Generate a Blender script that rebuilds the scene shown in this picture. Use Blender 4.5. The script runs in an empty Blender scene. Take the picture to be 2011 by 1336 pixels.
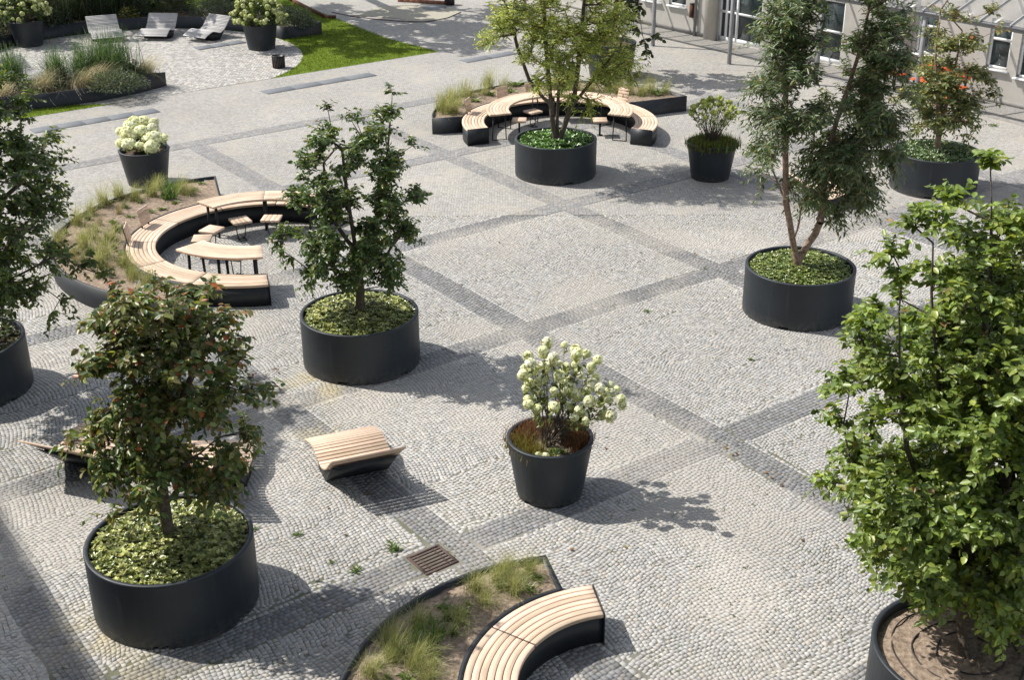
import bpy, math
import numpy as np
from mathutils import Matrix, Vector

sc = bpy.context.scene
COL = sc.collection
rng = np.random.default_rng(11)
PI = math.pi
R = math.radians

# ------------------------------------------------------------------ camera
F_PX, PITCH, ROLL, CAM_H = 2486.209, 0.437831, -0.00583993, 9.544339
_f = np.array([0, math.cos(PITCH), -math.sin(PITCH)])
_u = np.array([0, math.sin(PITCH), math.cos(PITCH)])
_x = np.array([1.0, 0, 0])
CX = math.cos(ROLL) * _x + math.sin(ROLL) * _u
CU = -math.sin(ROLL) * _x + math.cos(ROLL) * _u
CF = _f
CP = np.array([0, 0, CAM_H])
cam_d = bpy.data.cameras.new('camera')
cam_d.sensor_fit = 'HORIZONTAL'
cam_d.sensor_width = 36.0
cam_d.lens = F_PX / 2011.0 * 36.0
cam_d.clip_end = 600
cam = bpy.data.objects.new('camera', cam_d)
COL.objects.link(cam)
cam.matrix_world = Matrix(((CX[0], CU[0], -CF[0], 0), (CX[1], CU[1], -CF[1], 0),
                           (CX[2], CU[2], -CF[2], CAM_H), (0, 0, 0, 1)))
sc.camera = cam

# ------------------------------------------------------------------ light
SD = np.array([0.80, -0.28, -1.0])            # the way the sunlight travels
SUN_EL = math.atan2(1.0, math.hypot(0.80, 0.28))
world = bpy.data.worlds.new('World')
sc.world = world
world.use_nodes = True
wn = world.node_tree
wn.nodes.clear()
sky = wn.nodes.new('ShaderNodeTexSky')
sky.sky_type = 'NISHITA'
sky.sun_disc = False
sky.sun_elevation = SUN_EL
sky.sun_rotation = math.atan2(-SD[0], -SD[1])
sky.air_density = 1.0
sky.dust_density = 1.6
bg = wn.nodes.new('ShaderNodeBackground')
bg.inputs['Strength'].default_value = 0.145
wo = wn.nodes.new('ShaderNodeOutputWorld')
hs_ = wn.nodes.new('ShaderNodeHueSaturation')      # thin bright cloud: a paler sky than a clear one
hs_.inputs['Saturation'].default_value = 0.5
wn.links.new(sky.outputs[0], hs_.inputs['Color'])
wn.links.new(hs_.outputs[0], bg.inputs[0])
wn.links.new(bg.outputs[0], wo.inputs[0])
sun_d = bpy.data.lights.new('sun', 'SUN')
sun_d.energy = 4.3
sun_d.angle = R(0.5)
sun_d.color = (1.0, 0.95, 0.87)
sun = bpy.data.objects.new('sun', sun_d)
COL.objects.link(sun)
sun.location = (-30, 10, 40)
sun.rotation_euler = Vector(SD).to_track_quat('-Z', 'Y').to_euler()
sc.view_settings.view_transform = 'Standard'
sc.view_settings.look = 'None'
sc.view_settings.gamma = 1
sc.view_settings.exposure = 0.60
sc.view_settings.use_curve_mapping = False


# ------------------------------------------------------------------ picture -> place
def ray(px, py):
    return CF + CX * (px - 1005.5) / F_PX + CU * (668.0 - py) / F_PX


def gr(px, py, z=0.0):
    d = ray(px, py)
    return CP + d * ((z - CAM_H) / d[2])


def at(px, py, Y):
    d = ray(px, py)
    return CP + d * (Y / d[1])


def depth_of(P):
    return (np.asarray(P) - CP) @ CF


def pix(P):
    d = np.asarray(P, float) - CP
    z = d @ CF
    return np.stack([1005.5 + F_PX * (d @ CX) / z, 668 - F_PX * (d @ CU) / z], -1)


# ------------------------------------------------------------------ mesh helpers
class MB:
    def __init__(s):
        s.v, s.f, s.t, s.g, s.n = [], [], [], [], 0

    def add(s, V, Fs, tint=None, grain=None):
        V = np.asarray(V, float).reshape(-1, 3)
        if not isinstance(Fs, (list, tuple)) or (len(Fs) and not isinstance(Fs[0], np.ndarray)):
            by = {}
            for f in Fs:
                by.setdefault(len(f), []).append(f)
            Fs = [np.array(x) for x in by.values()]
        for f in Fs:
            if len(f):
                s.f.append(np.asarray(f, np.int64) + s.n)
        s.v.append(V)
        if tint is not None:
            tint = np.asarray(tint, float)
            if tint.ndim == 1:
                tint = np.tile(tint, (len(V), 1))
            s.t.append(tint[:, :3])
        if grain is not None:
            s.g.append(np.asarray(grain, float))
        s.n += len(V)
        return s

    def box(s, c, size, rz=0.0, tint=None):
        x, y, z = np.asarray(size, float) / 2
        V = np.array([(-x, -y, -z), (x, -y, -z), (x, y, -z), (-x, y, -z), (-x, -y, z), (x, -y, z), (x, y, z), (-x, y, z)])
        cr, sr = math.cos(rz), math.sin(rz)
        V = V @ np.array([[cr, sr, 0], [-sr, cr, 0], [0, 0, 1]]) + np.asarray(c, float)
        return s.add(V, [np.array([(0, 3, 2, 1), (4, 5, 6, 7), (0, 1, 5, 4), (1, 2, 6, 5), (2, 3, 7, 6), (3, 0, 4, 7)])], tint)

    def tube(s, pts, rad, seg=6, tint=None, cap=True):
        pts = np.asarray(pts, float)
        n = len(pts)
        rad = np.broadcast_to(np.asarray(rad, float), (n,))
        T = np.gradient(pts, axis=0)
        T /= np.linalg.norm(T, axis=1)[:, None] + 1e-12
        ref = np.array([0.0, 0, 1]) if abs(T[0][2]) < .9 else np.array([1.0, 0, 0])
        A = np.cross(T, ref)
        A /= np.linalg.norm(A, axis=1)[:, None] + 1e-12
        B = np.cross(T, A)
        a = np.arange(seg) / seg * 2 * PI
        V = pts[:, None, :] + rad[:, None, None] * (A[:, None, :] * np.cos(a)[None, :, None] + B[:, None, :] * np.sin(a)[None, :, None])
        i = np.arange(n - 1)[:, None] * seg
        j = np.arange(seg)[None, :]
        j2 = (j + 1) % seg
        q = np.stack([i + j, i + j2, i + seg + j2, i + seg + j], -1).reshape(-1, 4)
        Fs = [q]
        if cap:
            Fs.append(np.array([list(range(seg))[::-1]]))
            Fs.append(np.array([[(n - 1) * seg + k for k in range(seg)]]))
        return s.add(V.reshape(-1, 3), Fs, tint)

    def lathe(s, prof, seg=48, skip=None, tint=None, cap0=False, cap1=False):
        prof = np.asarray(prof, float)
        n = len(prof)
        a = np.arange(seg) / seg * 2 * PI
        V = np.stack([prof[:, 0][:, None] * np.cos(a), prof[:, 0][:, None] * np.sin(a), np.repeat(prof[:, 1][:, None], seg, 1)], -1).reshape(-1, 3)
        q = []
        for i in range(n - 1):
            for j in range(seg):
                if skip and skip(i, j):
                    continue
                j2 = (j + 1) % seg
                q.append((i * seg + j, i * seg + j2, (i + 1) * seg + j2, (i + 1) * seg + j))
        Fs = [np.array(q)]
        if cap0:
            Fs.append(np.array([list(range(seg))[::-1]]))
        if cap1:
            Fs.append(np.array([[(n - 1) * seg + k for k in range(seg)]]))
        return s.add(V, Fs, tint)

    def prism(s, poly, z0, z1, tint=None):
        poly = np.asarray(poly, float)
        n = len(poly)
        V = np.vstack([np.c_[poly, np.full(n, z0)], np.c_[poly, np.full(n, z1)]])
        q = np.array([(i, (i + 1) % n, n + (i + 1) % n, n + i) for i in range(n)])
        return s.add(V, [q, np.array([list(range(n))[::-1]]), np.array([[n + k for k in range(n)]])], tint)

    def arc(s, r0, r1, a0, a1, z0, z1, n=14, tint=None):
        a = np.linspace(a0, a1, n)
        c, q = np.cos(a), np.sin(a)
        V = np.stack([np.c_[r0 * c, r0 * q, 0 * a + z0], np.c_[r1 * c, r1 * q, 0 * a + z0], np.c_[r1 * c, r1 * q, 0 * a + z1], np.c_[r0 * c, r0 * q, 0 * a + z1]], 1).reshape(-1, 3)
        Fq = []
        for i in range(n - 1):
            b, e = i * 4, i * 4 + 4
            for k in range(4):
                k2 = (k + 1) % 4
                Fq.append((b + k, b + k2, e + k2, e + k) if a1 < a0 else (b + k2, b + k, e + k, e + k2))
        Fq.append((0, 1, 2, 3))
        e = (n - 1) * 4
        Fq.append((e + 3, e + 2, e + 1, e))
        rm = (r0 + r1) / 2
        u = np.repeat(a * rm, 4)
        w = np.tile([r0, r1, r1, r0], n)
        zz = np.tile([z0, z0, z1, z1], n)
        return s.add(V, [np.array(Fq)], tint, np.c_[u, w, zz])

    def mesh(s, name, mat=None, smooth=False):
        V = np.concatenate(s.v) if s.v else np.zeros((0, 3))
        me = bpy.data.meshes.new(name)
        me.vertices.add(len(V))
        me.vertices.foreach_set('co', V.astype(np.float32).ravel())
        if s.f:
            loops = np.concatenate([f.ravel() for f in s.f])
            tot = np.concatenate([np.full(len(f), f.shape[1]) for f in s.f])
            st = np.concatenate([[0], np.cumsum(tot)[:-1]])
            me.loops.add(len(loops))
            me.loops.foreach_set('vertex_index', loops.astype(np.int32))
            me.polygons.add(len(tot))
            me.polygons.foreach_set('loop_start', st.astype(np.int32))
            me.polygons.foreach_set('loop_total', tot.astype(np.int32))
            if smooth:
                me.polygons.foreach_set('use_smooth', np.ones(len(tot), bool))
        if s.t:
            T = np.concatenate(s.t)
            at_ = me.attributes.new('tint', 'FLOAT_COLOR', 'POINT')
            at_.data.foreach_set('color', np.c_[T, np.ones(len(T))].astype(np.float32).ravel())
        if s.g:
            G = np.concatenate(s.g)
            at_ = me.attributes.new('grain', 'FLOAT_VECTOR', 'POINT')
            at_.data.foreach_set('vector', G.astype(np.float32).ravel())
        me.update(calc_edges=True)
        if mat:
            me.materials.append(mat)
        return me


def put(name, mesh, parent=None, loc=None, rz=None, mw=None, **props):
    o = bpy.data.objects.new(name, mesh)
    COL.objects.link(o)
    if parent is not None:
        o.parent = parent
    if loc is not None:
        o.location = loc
    if rz is not None:
        o.rotation_euler = (0, 0, rz)
    if mw is not None:
        o.matrix_local = mw
    for k, v in props.items():
        if v is not None:
            o[k] = v
    return o


def thing(name, label, cat, loc=(0, 0, 0), rz=0.0, group=None):
    o = put(name, None, None, loc, rz, None, label=label, category=cat, group=group)
    o.empty_display_size = .2
    return o


def struct(name, mesh, **k):
    return put(name, mesh, None, kind='structure', **k)


def arc_bevel(o, w=.004, seg=1):
    m = o.modifiers.new('bevel', 'BEVEL')
    m.width = w
    m.segments = seg
    m.limit_method = 'ANGLE'
    return o


# ------------------------------------------------------------------ materials
class NT:
    def __init__(s, name):
        s.m = bpy.data.materials.new(name)
        s.m.use_nodes = True
        s.t = s.m.node_tree
        s.t.nodes.clear()
        s.out = s.t.nodes.new('ShaderNodeOutputMaterial')

    def n(s, typ, **kw):
        nd = s.t.nodes.new('ShaderNode' + typ)
        for k, v in kw.items():
            if k in nd.inputs:
                s.set(nd.inputs[k], v)
            else:
                setattr(nd, k, v)
        return nd

    def set(s, inp, v):
        if hasattr(v, 'is_linked') or isinstance(v, bpy.types.NodeSocket):
            s.t.links.new(v, inp)
        else:
            if hasattr(inp.default_value, '__len__') and len(inp.default_value) == 4 and len(v) == 3:
                v = (*v, 1)
            inp.default_value = v

    def noise(s, scale, detail=4, rough=.55, vec=None, dim='3D'):
        nd = s.n('TexNoise')
        nd.inputs['Scale'].default_value = scale
        nd.inputs['Detail'].default_value = detail
        nd.inputs['Roughness'].default_value = rough
        if vec is not None:
            s.set(nd.inputs['Vector'], vec)
        return nd

    def ramp(s, fac, stops):
        nd = s.n('ValToRGB')
        el = nd.color_ramp.elements
        while len(el) < len(stops):
            el.new(.5)
        for e, (p, c) in zip(el, stops):
            e.position = p
            e.color = (*c, 1) if len(c) == 3 else c
        s.set(nd.inputs[0], fac)
        return nd.outputs[0]

    def mix(s, fac, a, b, mode='MIX'):
        nd = s.n('Mix', data_type='RGBA', blend_type=mode)
        s.set(nd.inputs[0], fac)
        s.set(nd.inputs[6], a)
        s.set(nd.inputs[7], b)
        return nd.outputs[2]

    def math(s, op, a, b=0.0, clamp=False):
        nd = s.n('Math', operation=op, use_clamp=clamp)
        s.set(nd.inputs[0], a)
        s.set(nd.inputs[1], b)
        return nd.outputs[0]

    def maprange(s, v, a, b, c, d):
        nd = s.n('MapRange')
        s.set(nd.inputs[0], v)
        for k, x in zip((1, 2, 3, 4), (a, b, c, d)):
            nd.inputs[k].default_value = x
        return nd.outputs[0]

    def attr(s, name):
        return s.n('Attribute', attribute_name=name)

    def bump(s, h, strength=.3, dist=.01):
        nd = s.n('Bump')
        nd.inputs['Strength'].default_value = strength
        nd.inputs['Distance'].default_value = dist
        s.set(nd.inputs['Height'], h)
        return nd.outputs[0]

    def principled(s, base, rough=.5, spec=.5, metal=0.0, normal=None):
        p = s.n('BsdfPrincipled')
        s.set(p.inputs['Base Color'], base)
        s.set(p.inputs['Roughness'], rough)
        s.set(p.inputs['Specular IOR Level'], spec)
        s.set(p.inputs['Metallic'], metal)
        if normal is not None:
            s.set(p.inputs['Normal'], normal)
        return p.outputs[0]

    def done(s, sh):
        s.t.links.new(sh, s.out.inputs[0])
        return s.m


def m_leaf(name, transl=.36, rough=.38, spec=.5, var=.35, warm=(1.5, 1.45, .55)):
    k = NT(name)
    t = k.attr('tint').outputs['Color']
    nz = k.noise(9, 2)
    v = k.maprange(nz.outputs[0], .3, .7, 1 - var, 1 + var)
    c = k.mix(1.0, t, k.n('CombineColor', Red=v, Green=v, Blue=v).outputs[0], 'MULTIPLY')
    p = k.principled(c, rough, spec)
    tr = k.n('BsdfTranslucent')
    k.set(tr.inputs[0], k.mix(1.0, c, warm, 'MULTIPLY'))
    mx = k.n('MixShader')
    mx.inputs[0].default_value = transl
    k.t.links.new(p, mx.inputs[1])
    k.t.links.new(tr.outputs[0], mx.inputs[2])
    return k.done(mx.outputs[0])


def m_tint(name, rough=.8, spec=.2, var=.2, sc_=20):
    k = NT(name)
    t = k.attr('tint').outputs['Color']
    v = k.maprange(k.noise(sc_, 4).outputs[0], .3, .7, 1 - var, 1 + var)
    c = k.mix(1.0, t, k.n('CombineColor', Red=v, Green=v, Blue=v).outputs[0], 'MULTIPLY')
    return k.done(k.principled(c, rough, spec))


def m_noise(name, c0, c1, scale, rough=.8, spec=.2, bump=0.0, bdist=.01, detail=5, metal=0.0, lo=.3, hi=.7, rr=0.0):
    k = NT(name)
    tc = k.n('TexCoord').outputs['Object']
    nz = k.noise(scale, detail, .6, tc)
    c = k.ramp(nz.outputs[0], [(lo, c0), (hi, c1)])
    rg = rough
    if rr:
        rg = k.maprange(k.noise(scale * .35, 4, .6, tc).outputs[0], .3, .7, rough - rr, rough + rr)
    nrm = k.bump(nz.outputs[0], bump, bdist) if bump else None
    return k.done(k.principled(c, rg, spec, metal, nrm))


def m_wood(name, ca, cb, cc, rough=.55):
    k = NT(name)
    g = k.attr('grain').outputs['Vector']
    rnd = k.n('ObjectInfo').outputs['Random']
    mp = k.n('Mapping')
    k.set(mp.inputs['Vector'], g)
    mp.inputs['Scale'].default_value = (3.0, 90.0, 40.0)
    off = k.n('CombineXYZ')
    k.set(off.inputs[0], k.math('MULTIPLY', rnd, 57.0))
    k.set(mp.inputs['Location'], off.outputs[0])
    nz = k.noise(1.0, 5, .65, mp.outputs[0])
    c = k.ramp(nz.outputs[0], [(.25, ca), (.5, cb), (.75, cc)])
    v = k.maprange(rnd, 0, 1, .74, 1.15)
    c = k.mix(1.0, c, k.n('CombineColor', Red=v, Green=k.maprange(rnd, 0, 1, .78, 1.15), Blue=k.maprange(rnd, 0, 1, .74, 1.17)).outputs[0], 'MULTIPLY')
    big = k.noise(2.2, 4, .6, g)
    vb = k.maprange(big.outputs[0], .3, .7, .86, 1.1)
    c = k.mix(1.0, c, k.n('CombineColor', Red=vb, Green=vb, Blue=vb).outputs[0], 'MULTIPLY')
    return k.done(k.principled(c, rough, .3, 0, k.bump(nz.outputs[0], .15, .003)))


def m_cobble_stone():
    k = NT('cobble stone')
    t = k.attr('tint').outputs['Color']
    geo = k.n('NewGeometry').outputs['Position']
    nz = k.noise(60, 4, .7, geo)
    v = k.maprange(nz.outputs[0], .25, .75, .84, 1.14)
    c = k.mix(1.0, t, k.n('CombineColor', Red=v, Green=v, Blue=v).outputs[0], 'MULTIPLY')
    return k.done(k.principled(c, .75, .25, 0, k.bump(nz.outputs[0], .4, .004)))


def m_sand():
    k = NT('joint sand')
    t = k.attr('tint').outputs['Color']
    geo = k.n('NewGeometry').outputs['Position']
    nz = k.noise(45, 5, .7, geo)
    v = k.maprange(nz.outputs[0], .25, .75, .82, 1.16)
    c = k.mix(1.0, t, k.n('CombineColor', Red=v, Green=v, Blue=v).outputs[0], 'MULTIPLY')
    return k.done(k.principled(c, .9, .1, 0, k.bump(nz.outputs[0], .5, .006)))


def m_far_cobble(name, scale, stone, joint, tan_amt=.75, contrast=.3, dustc=(.37, .325, .262)):
    k = NT(name)
    geo = k.n('NewGeometry').outputs['Position']
    warp = k.noise(1.1, 3, .5, geo)
    vo = k.n('TexVoronoi', feature='F1', voronoi_dimensions='2D')
    vo.inputs['Scale'].default_value = scale
    vo.inputs['Randomness'].default_value = .62
    k.set(vo.inputs['Vector'], geo)
    ve = k.n('TexVoronoi', feature='DISTANCE_TO_EDGE', voronoi_dimensions='2D')
    ve.inputs['Scale'].default_value = scale
    ve.inputs['Randomness'].default_value = .62
    k.set(ve.inputs['Vector'], geo)
    sep = k.n('SeparateColor')
    k.set(sep.inputs[0], vo.outputs['Color'])
    v = k.maprange(sep.outputs[0], 0, 1, 1 - contrast, 1 + contrast)
    c = k.mix(1.0, stone, k.n('CombineColor', Red=v, Green=v, Blue=v).outputs[0], 'MULTIPLY')
    c = k.mix(k.maprange(sep.outputs[1], .7, 1.0, 0, .5), c, (.36, .32, .27))
    e = k.maprange(ve.outputs['Distance'], .02, .10, 0, 1)
    c = k.mix(e, joint, c)
    big = k.noise(.9, 5, .62, geo)
    c = k.mix(k.maprange(big.outputs[0], .50, .72, 0, tan_amt), c, dustc)
    sm = k.noise(.23, 4, .6, geo)
    vv = k.maprange(sm.outputs[0], .3, .7, .9, 1.08)
    c = k.mix(1.0, c, k.n('CombineColor', Red=vv, Green=vv, Blue=vv).outputs[0], 'MULTIPLY')
    return k.done(k.principled(c, .8, .2, 0, k.bump(e, .6, .012)))


def m_glass(name, col, mixf=.35, rough=.05):
    k = NT(name)
    p = k.principled(col, rough, .6)
    tr = k.n('BsdfTransparent')
    mx = k.n('MixShader')
    mx.inputs[0].default_value = mixf
    k.t.links.new(tr.outputs[0], mx.inputs[1])
    k.t.links.new(p, mx.inputs[2])
    return k.done(mx.outputs[0])


M_LEAF = m_leaf('leaf')
M_GLOSSLEAF = m_leaf('glossy leaf', .10, .30, .5)
M_GRASS = m_leaf('grass blade', .35, .55, .25, .3, (1.2, 1.15, .9))
M_PETAL = m_leaf('petal', .25, .6, .2, .15)
M_BARK = m_noise('bark', (.055, .045, .036), (.15, .125, .10), 30, .85, .15, .6, .01)
M_REDBARK = m_noise('reddish bark', (.14, .09, .065), (.36, .26, .20), 22, .8, .15, .5, .01)
M_METAL = m_noise('anthracite metal', (.0125, .0155, .0195), (.020, .024, .029), 5, .5, .4, .04, .004, rr=.06)
M_POT = m_noise('anthracite pot', (.0115, .0160, .0215), (.0180, .0240, .0310), 3, .5, .45, .03, .004, rr=.07)


def m_pot():
    k = NT('weathered anthracite pot')
    tc = k.n('TexCoord').outputs['Object']
    nz = k.noise(3, 5, .6, tc)
    c = k.ramp(nz.outputs[0], [(.3, (.0115, .0160, .0215)), (.7, (.0180, .0240, .0310))])
    z = k.n('SeparateXYZ')
    k.set(z.inputs[0], tc)
    mp = k.n('Mapping')
    k.set(mp.inputs['Vector'], tc)
    mp.inputs['Scale'].default_value = (9, 9, .7)
    st = k.noise(1.0, 5, .65, mp.outputs[0])
    low = k.maprange(z.outputs[2], 0.0, .22, 1, 0)
    spl = k.noise(14, 5, .7, tc)
    f = k.math('MULTIPLY', low, k.maprange(spl.outputs[0], .40, .68, 0, .55), True)
    c = k.mix(f, c, (.15, .135, .11))
    c = k.mix(k.maprange(st.outputs[0], .56, .74, 0, .16), c, (.12, .12, .12))
    c = k.mix(k.maprange(k.noise(55, 3, .6, tc).outputs[0], .70, .78, 0, .35), c, (.14, .14, .13))
    return k.done(k.principled(c, k.maprange(st.outputs[0], .3, .7, .44, .6), .45, 0, k.bump(nz.outputs[0], .03, .004)))


M_POT = m_pot()
M_DARK = m_noise('blackened metal', (.012, .012, .013), (.02, .02, .021), 12, .5, .4)
M_SOIL = m_noise('dry soil', (.13, .098, .075), (.36, .285, .22), 16, .95, .05, 1.0, .03, 8)
M_SOILD = m_noise('dark soil', (.05, .038, .03), (.15, .115, .085), 30, .95, .05, 1.0, .03, 8)
M_WOOD = m_wood('larch wood', (.47, .315, .222), (.605, .445, .335), (.70, .565, .455))
M_GREYWOOD = m_wood('weathered wood', (.36, .34, .34), (.46, .44, .44), (.56, .54, .53), .7)
M_STONE = m_cobble_stone()
M_SAND = m_sand()
M_FAR = m_far_cobble('fine cobble', 16.0, (.325, .318, .303), (.215, .205, .185), contrast=.2, dustc=(.37, .34, .29))
M_FARBAND = m_far_cobble('dark cobble', 11.0, (.225, .225, .227), (.16, .155, .15), .35, .2)
M_COURT = m_far_cobble('coarse pale cobble', 11.0, (.375, .365, .35), (.12, .115, .10), .15, .38)
M_PATHGREY = m_far_cobble('grey path setts', 9.0, (.30, .29, .275), (.14, .125, .105), .35, .3)
M_SLAB = m_noise('blue grey slab', (.115, .125, .14), (.155, .165, .18), 14, .7, .3, .1, .004)
M_TAN = m_noise('tan path', (.30, .285, .235), (.36, .34, .28), 8, .9, .1, .3, .01)
M_LAWN = m_noise('lawn ground', (.075, .12, .010), (.115, .165, .016), 4, .9, .1, .3, .02)
M_CONC = m_noise('concrete render', (.44, .42, .385), (.52, .50, .46), 2.2, .9, .15, .12, .01, 8)
M_PLINTH = m_noise('plinth render', (.26, .25, .235), (.33, .32, .30), 3, .9, .15, .1, .01)
M_WHITE = m_noise('white frame', (.74, .76, .77), (.82, .83, .84), 6, .4, .4)
M_STEEL = m_noise('grey painted steel', (.20, .205, .215), (.27, .275, .285), 7, .5, .4, .03, .003)
M_RUST = m_noise('rust steel', (.07, .028, .018), (.15, .065, .042), 9, .8, .2, .3, .006)
M_IRON = m_noise('rusty cast iron', (.055, .036, .032), (.12, .078, .068), 24, .7, .3, .3, .004)
M_RECESS_SHADE = m_noise('recess shade', (.006, .006, .006), (.012, .011, .01), 10, .9, .1)  # near-black standing in for the shade inside drain and planter slots
M_ORANGE = m_noise('orange lacquer', (.72, .105, .025), (.80, .15, .04), 6, .45, .4)
M_PANE = m_glass('window glass', (.045, .06, .062), .93, .06)
M_ROOFGLASS = m_glass('canopy glass', (.42, .43, .44), .15, .25)
M_TINT = m_tint('tinted matte')
M_HOSE = m_noise('black hose', (.02, .018, .018), (.045, .035, .032), 12, .5, .3)
M_BRICK = m_noise('red brick edge', (.20, .09, .06), (.30, .15, .10), 10, .85, .15, .2, .006)
M_FACADE = m_noise('plaster facade', (.38, .37, .34), (.45, .44, .41), 1.5, .9, .1)

# ------------------------------------------------------------------ ground
P2 = np.array([.24, 20.78])
GU = np.array([math.cos(R(36.3)), math.sin(R(36.3))])
GV = np.array([math.cos(R(-54.2)), math.sin(R(-54.2))])
SU, SV = 4.85, 4.97
BW = .265
YB = 27.0
Y0 = 10.2
PATH_P = np.array([-7.83, 40.1])
PATH_D = np.array([math.cos(R(36.5)), math.sin(R(36.5))])
PATH_N = np.array([-PATH_D[1], PATH_D[0]])


def half_w(y):
    return .366 * y + 1.64 + 1.2


def band_of(XY, m=0.0):
    d = XY - P2
    du, dv = d @ GU, d @ GV
    lim = dv > -3 * SV - BW
    a = (np.abs(du - np.round(du / SU) * SU) < BW + m) & lim
    b = (np.abs(dv - np.round(dv / SV) * SV) < BW + m) & lim
    return a, b


def in_zone(XY, m=0.0):
    return (XY[:, 1] > Y0) & (XY[:, 1] < YB - m) & (np.abs(XY[:, 0]) < half_w(XY[:, 1]))


_vn = np.random.default_rng(5).random((256, 256))


def vnoise(x, y):
    xi, yi = np.floor(x).astype(int), np.floor(y).astype(int)
    fx, fy = x - xi, y - yi
    fx, fy = fx * fx * (3 - 2 * fx), fy * fy * (3 - 2 * fy)
    g = lambda a, b: _vn[a % 256, b % 256]
    return (g(xi, yi) * (1 - fx) + g(xi + 1, yi) * fx) * (1 - fy) + (g(xi, yi + 1) * (1 - fx) + g(xi + 1, yi + 1) * fx) * fy


def fbm(x, y, o=4):
    t, a, n = 0, 1, 0
    for i in range(o):
        t = t + a * vnoise(x * 2 ** i + 17.3 * i, y * 2 ** i + 9.1 * i)
        n += a
        a *= .55
    return t / n


def drift(XY):
    """0..1: how far wind-blown sand has filled the joints and veiled the stones"""
    d = fbm(XY[:, 0] * .62 + 3.3, XY[:, 1] * .62)
    d = np.clip((d - .49) / .18, 0, 1)
    return d


YELLOW = [(-4.9, 12.1, .55), (-4.4, 11.6, .5), (-3.4, 18.75, .5), (-2.9, 18.5, .4), (-3.1, 19.0, .4), (-2.95, 17.0, .35)]


def yellow(XY):
    t = np.zeros(len(XY))
    for a, b, r_ in YELLOW:
        t = np.maximum(t, np.exp(-((XY[:, 0] - a) ** 2 + (XY[:, 1] - b) ** 2) / r_ ** 2))
    return t * np.clip((fbm(XY[:, 0] * 3, XY[:, 1] * 3) - .3) * 3, 0, 1)


SANDC = np.array([.375, .352, .315])


def veil(T, XY, top):
    k = (drift(XY) * top)[:, None]
    T = T * (1 - k) + SANDC * (.93 + .14 * fbm(XY[:, 0] * 2.1, XY[:, 1] * 2.1))[:, None] * k
    y_ = (yellow(XY) * .7)[:, None]
    T = T * (1 - y_) + np.array([.40, .345, .205]) * y_
    g = np.clip((fbm(XY[:, 0] * .33 + 50, XY[:, 1] * .33 + 8) - .40) / .25, 0, 1)[:, None]
    return T * (.90 + .14 * g)


def stone_field():
    th = R(-54.2)
    ca, sa = math.cos(th), math.sin(th)
    Wc, s, h, n = 1.16, .0625, .08, 18
    corners = np.array([(-half_w(YB), YB), (half_w(YB), YB), (-half_w(Y0), Y0), (half_w(Y0), Y0)])
    A = corners[:, 0] * ca + corners[:, 1] * sa
    B = -corners[:, 0] * sa + corners[:, 1] * ca
    c0, c1 = math.floor(A.min() / Wc) - 1, math.ceil(A.max() / Wc) + 1
    k0, k1 = int(B.min() / s) - 8, int(B.max() / s) + 8
    ci, ki, ii = np.meshgrid(np.arange(c0, c1), np.arange(k0, k1), np.arange(n), indexing='ij')
    ci, ki, ii = ci.ravel(), ki.ravel(), ii.ravel()
    N = len(ci)
    off = (np.abs(np.sin(ki * 12.9898 + ci * 78.233) * 43758.5453) % 1.0 - .5)
    t = ((ii + .5 + off * 1.3) / n) * 2 - 1
    t = np.clip(t, -.985, .985)
    bc = ki * s
    hw = Wc / n / 2 * (1 + rng.uniform(-.24, .20, N))
    hh = s / 2 * (1 + rng.uniform(-.11, .08, N))
    gap = rng.uniform(.0009, .0030, N)
    sx = np.array([-1, 1, 1, -1])
    sy = np.array([-1, -1, 1, 1])

    def place(hw_, hh_, jit):
        ta = t[:, None] * Wc / 2 + sx * hw_[:, None]
        tt = ta / (Wc / 2)
        a = ci[:, None] * Wc + ta + jit[0]
        b = bc[:, None] + sy * hh_[:, None] + h * (1 - tt ** 2) + jit[1]
        a = a + .05 * np.sin(b * 1.9 + a * .7) + .02 * np.sin(b * 5.3)
        b = b + .10 * np.sin(a * 1.1 + 1.7 + .5 * b) + .035 * np.sin(a * 3.1 + b * .9)
        return a * ca - b * sa, a * sa + b * ca
    jit = rng.normal(0, .0042, (2, N, 4))
    xo, yo = place(hw - gap, hh - gap, jit)
    xi, yi = place(hw - gap - .0014, hh - gap - .0014, jit)
    cx, cy = xo.mean(1), yo.mean(1)
    XY = np.c_[cx, cy]
    b1, b2 = band_of(XY, .028)
    keep = in_zone(XY) & ~b1 & ~b2
    return [q[keep] for q in (xo, yo, xi, yi)]


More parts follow.
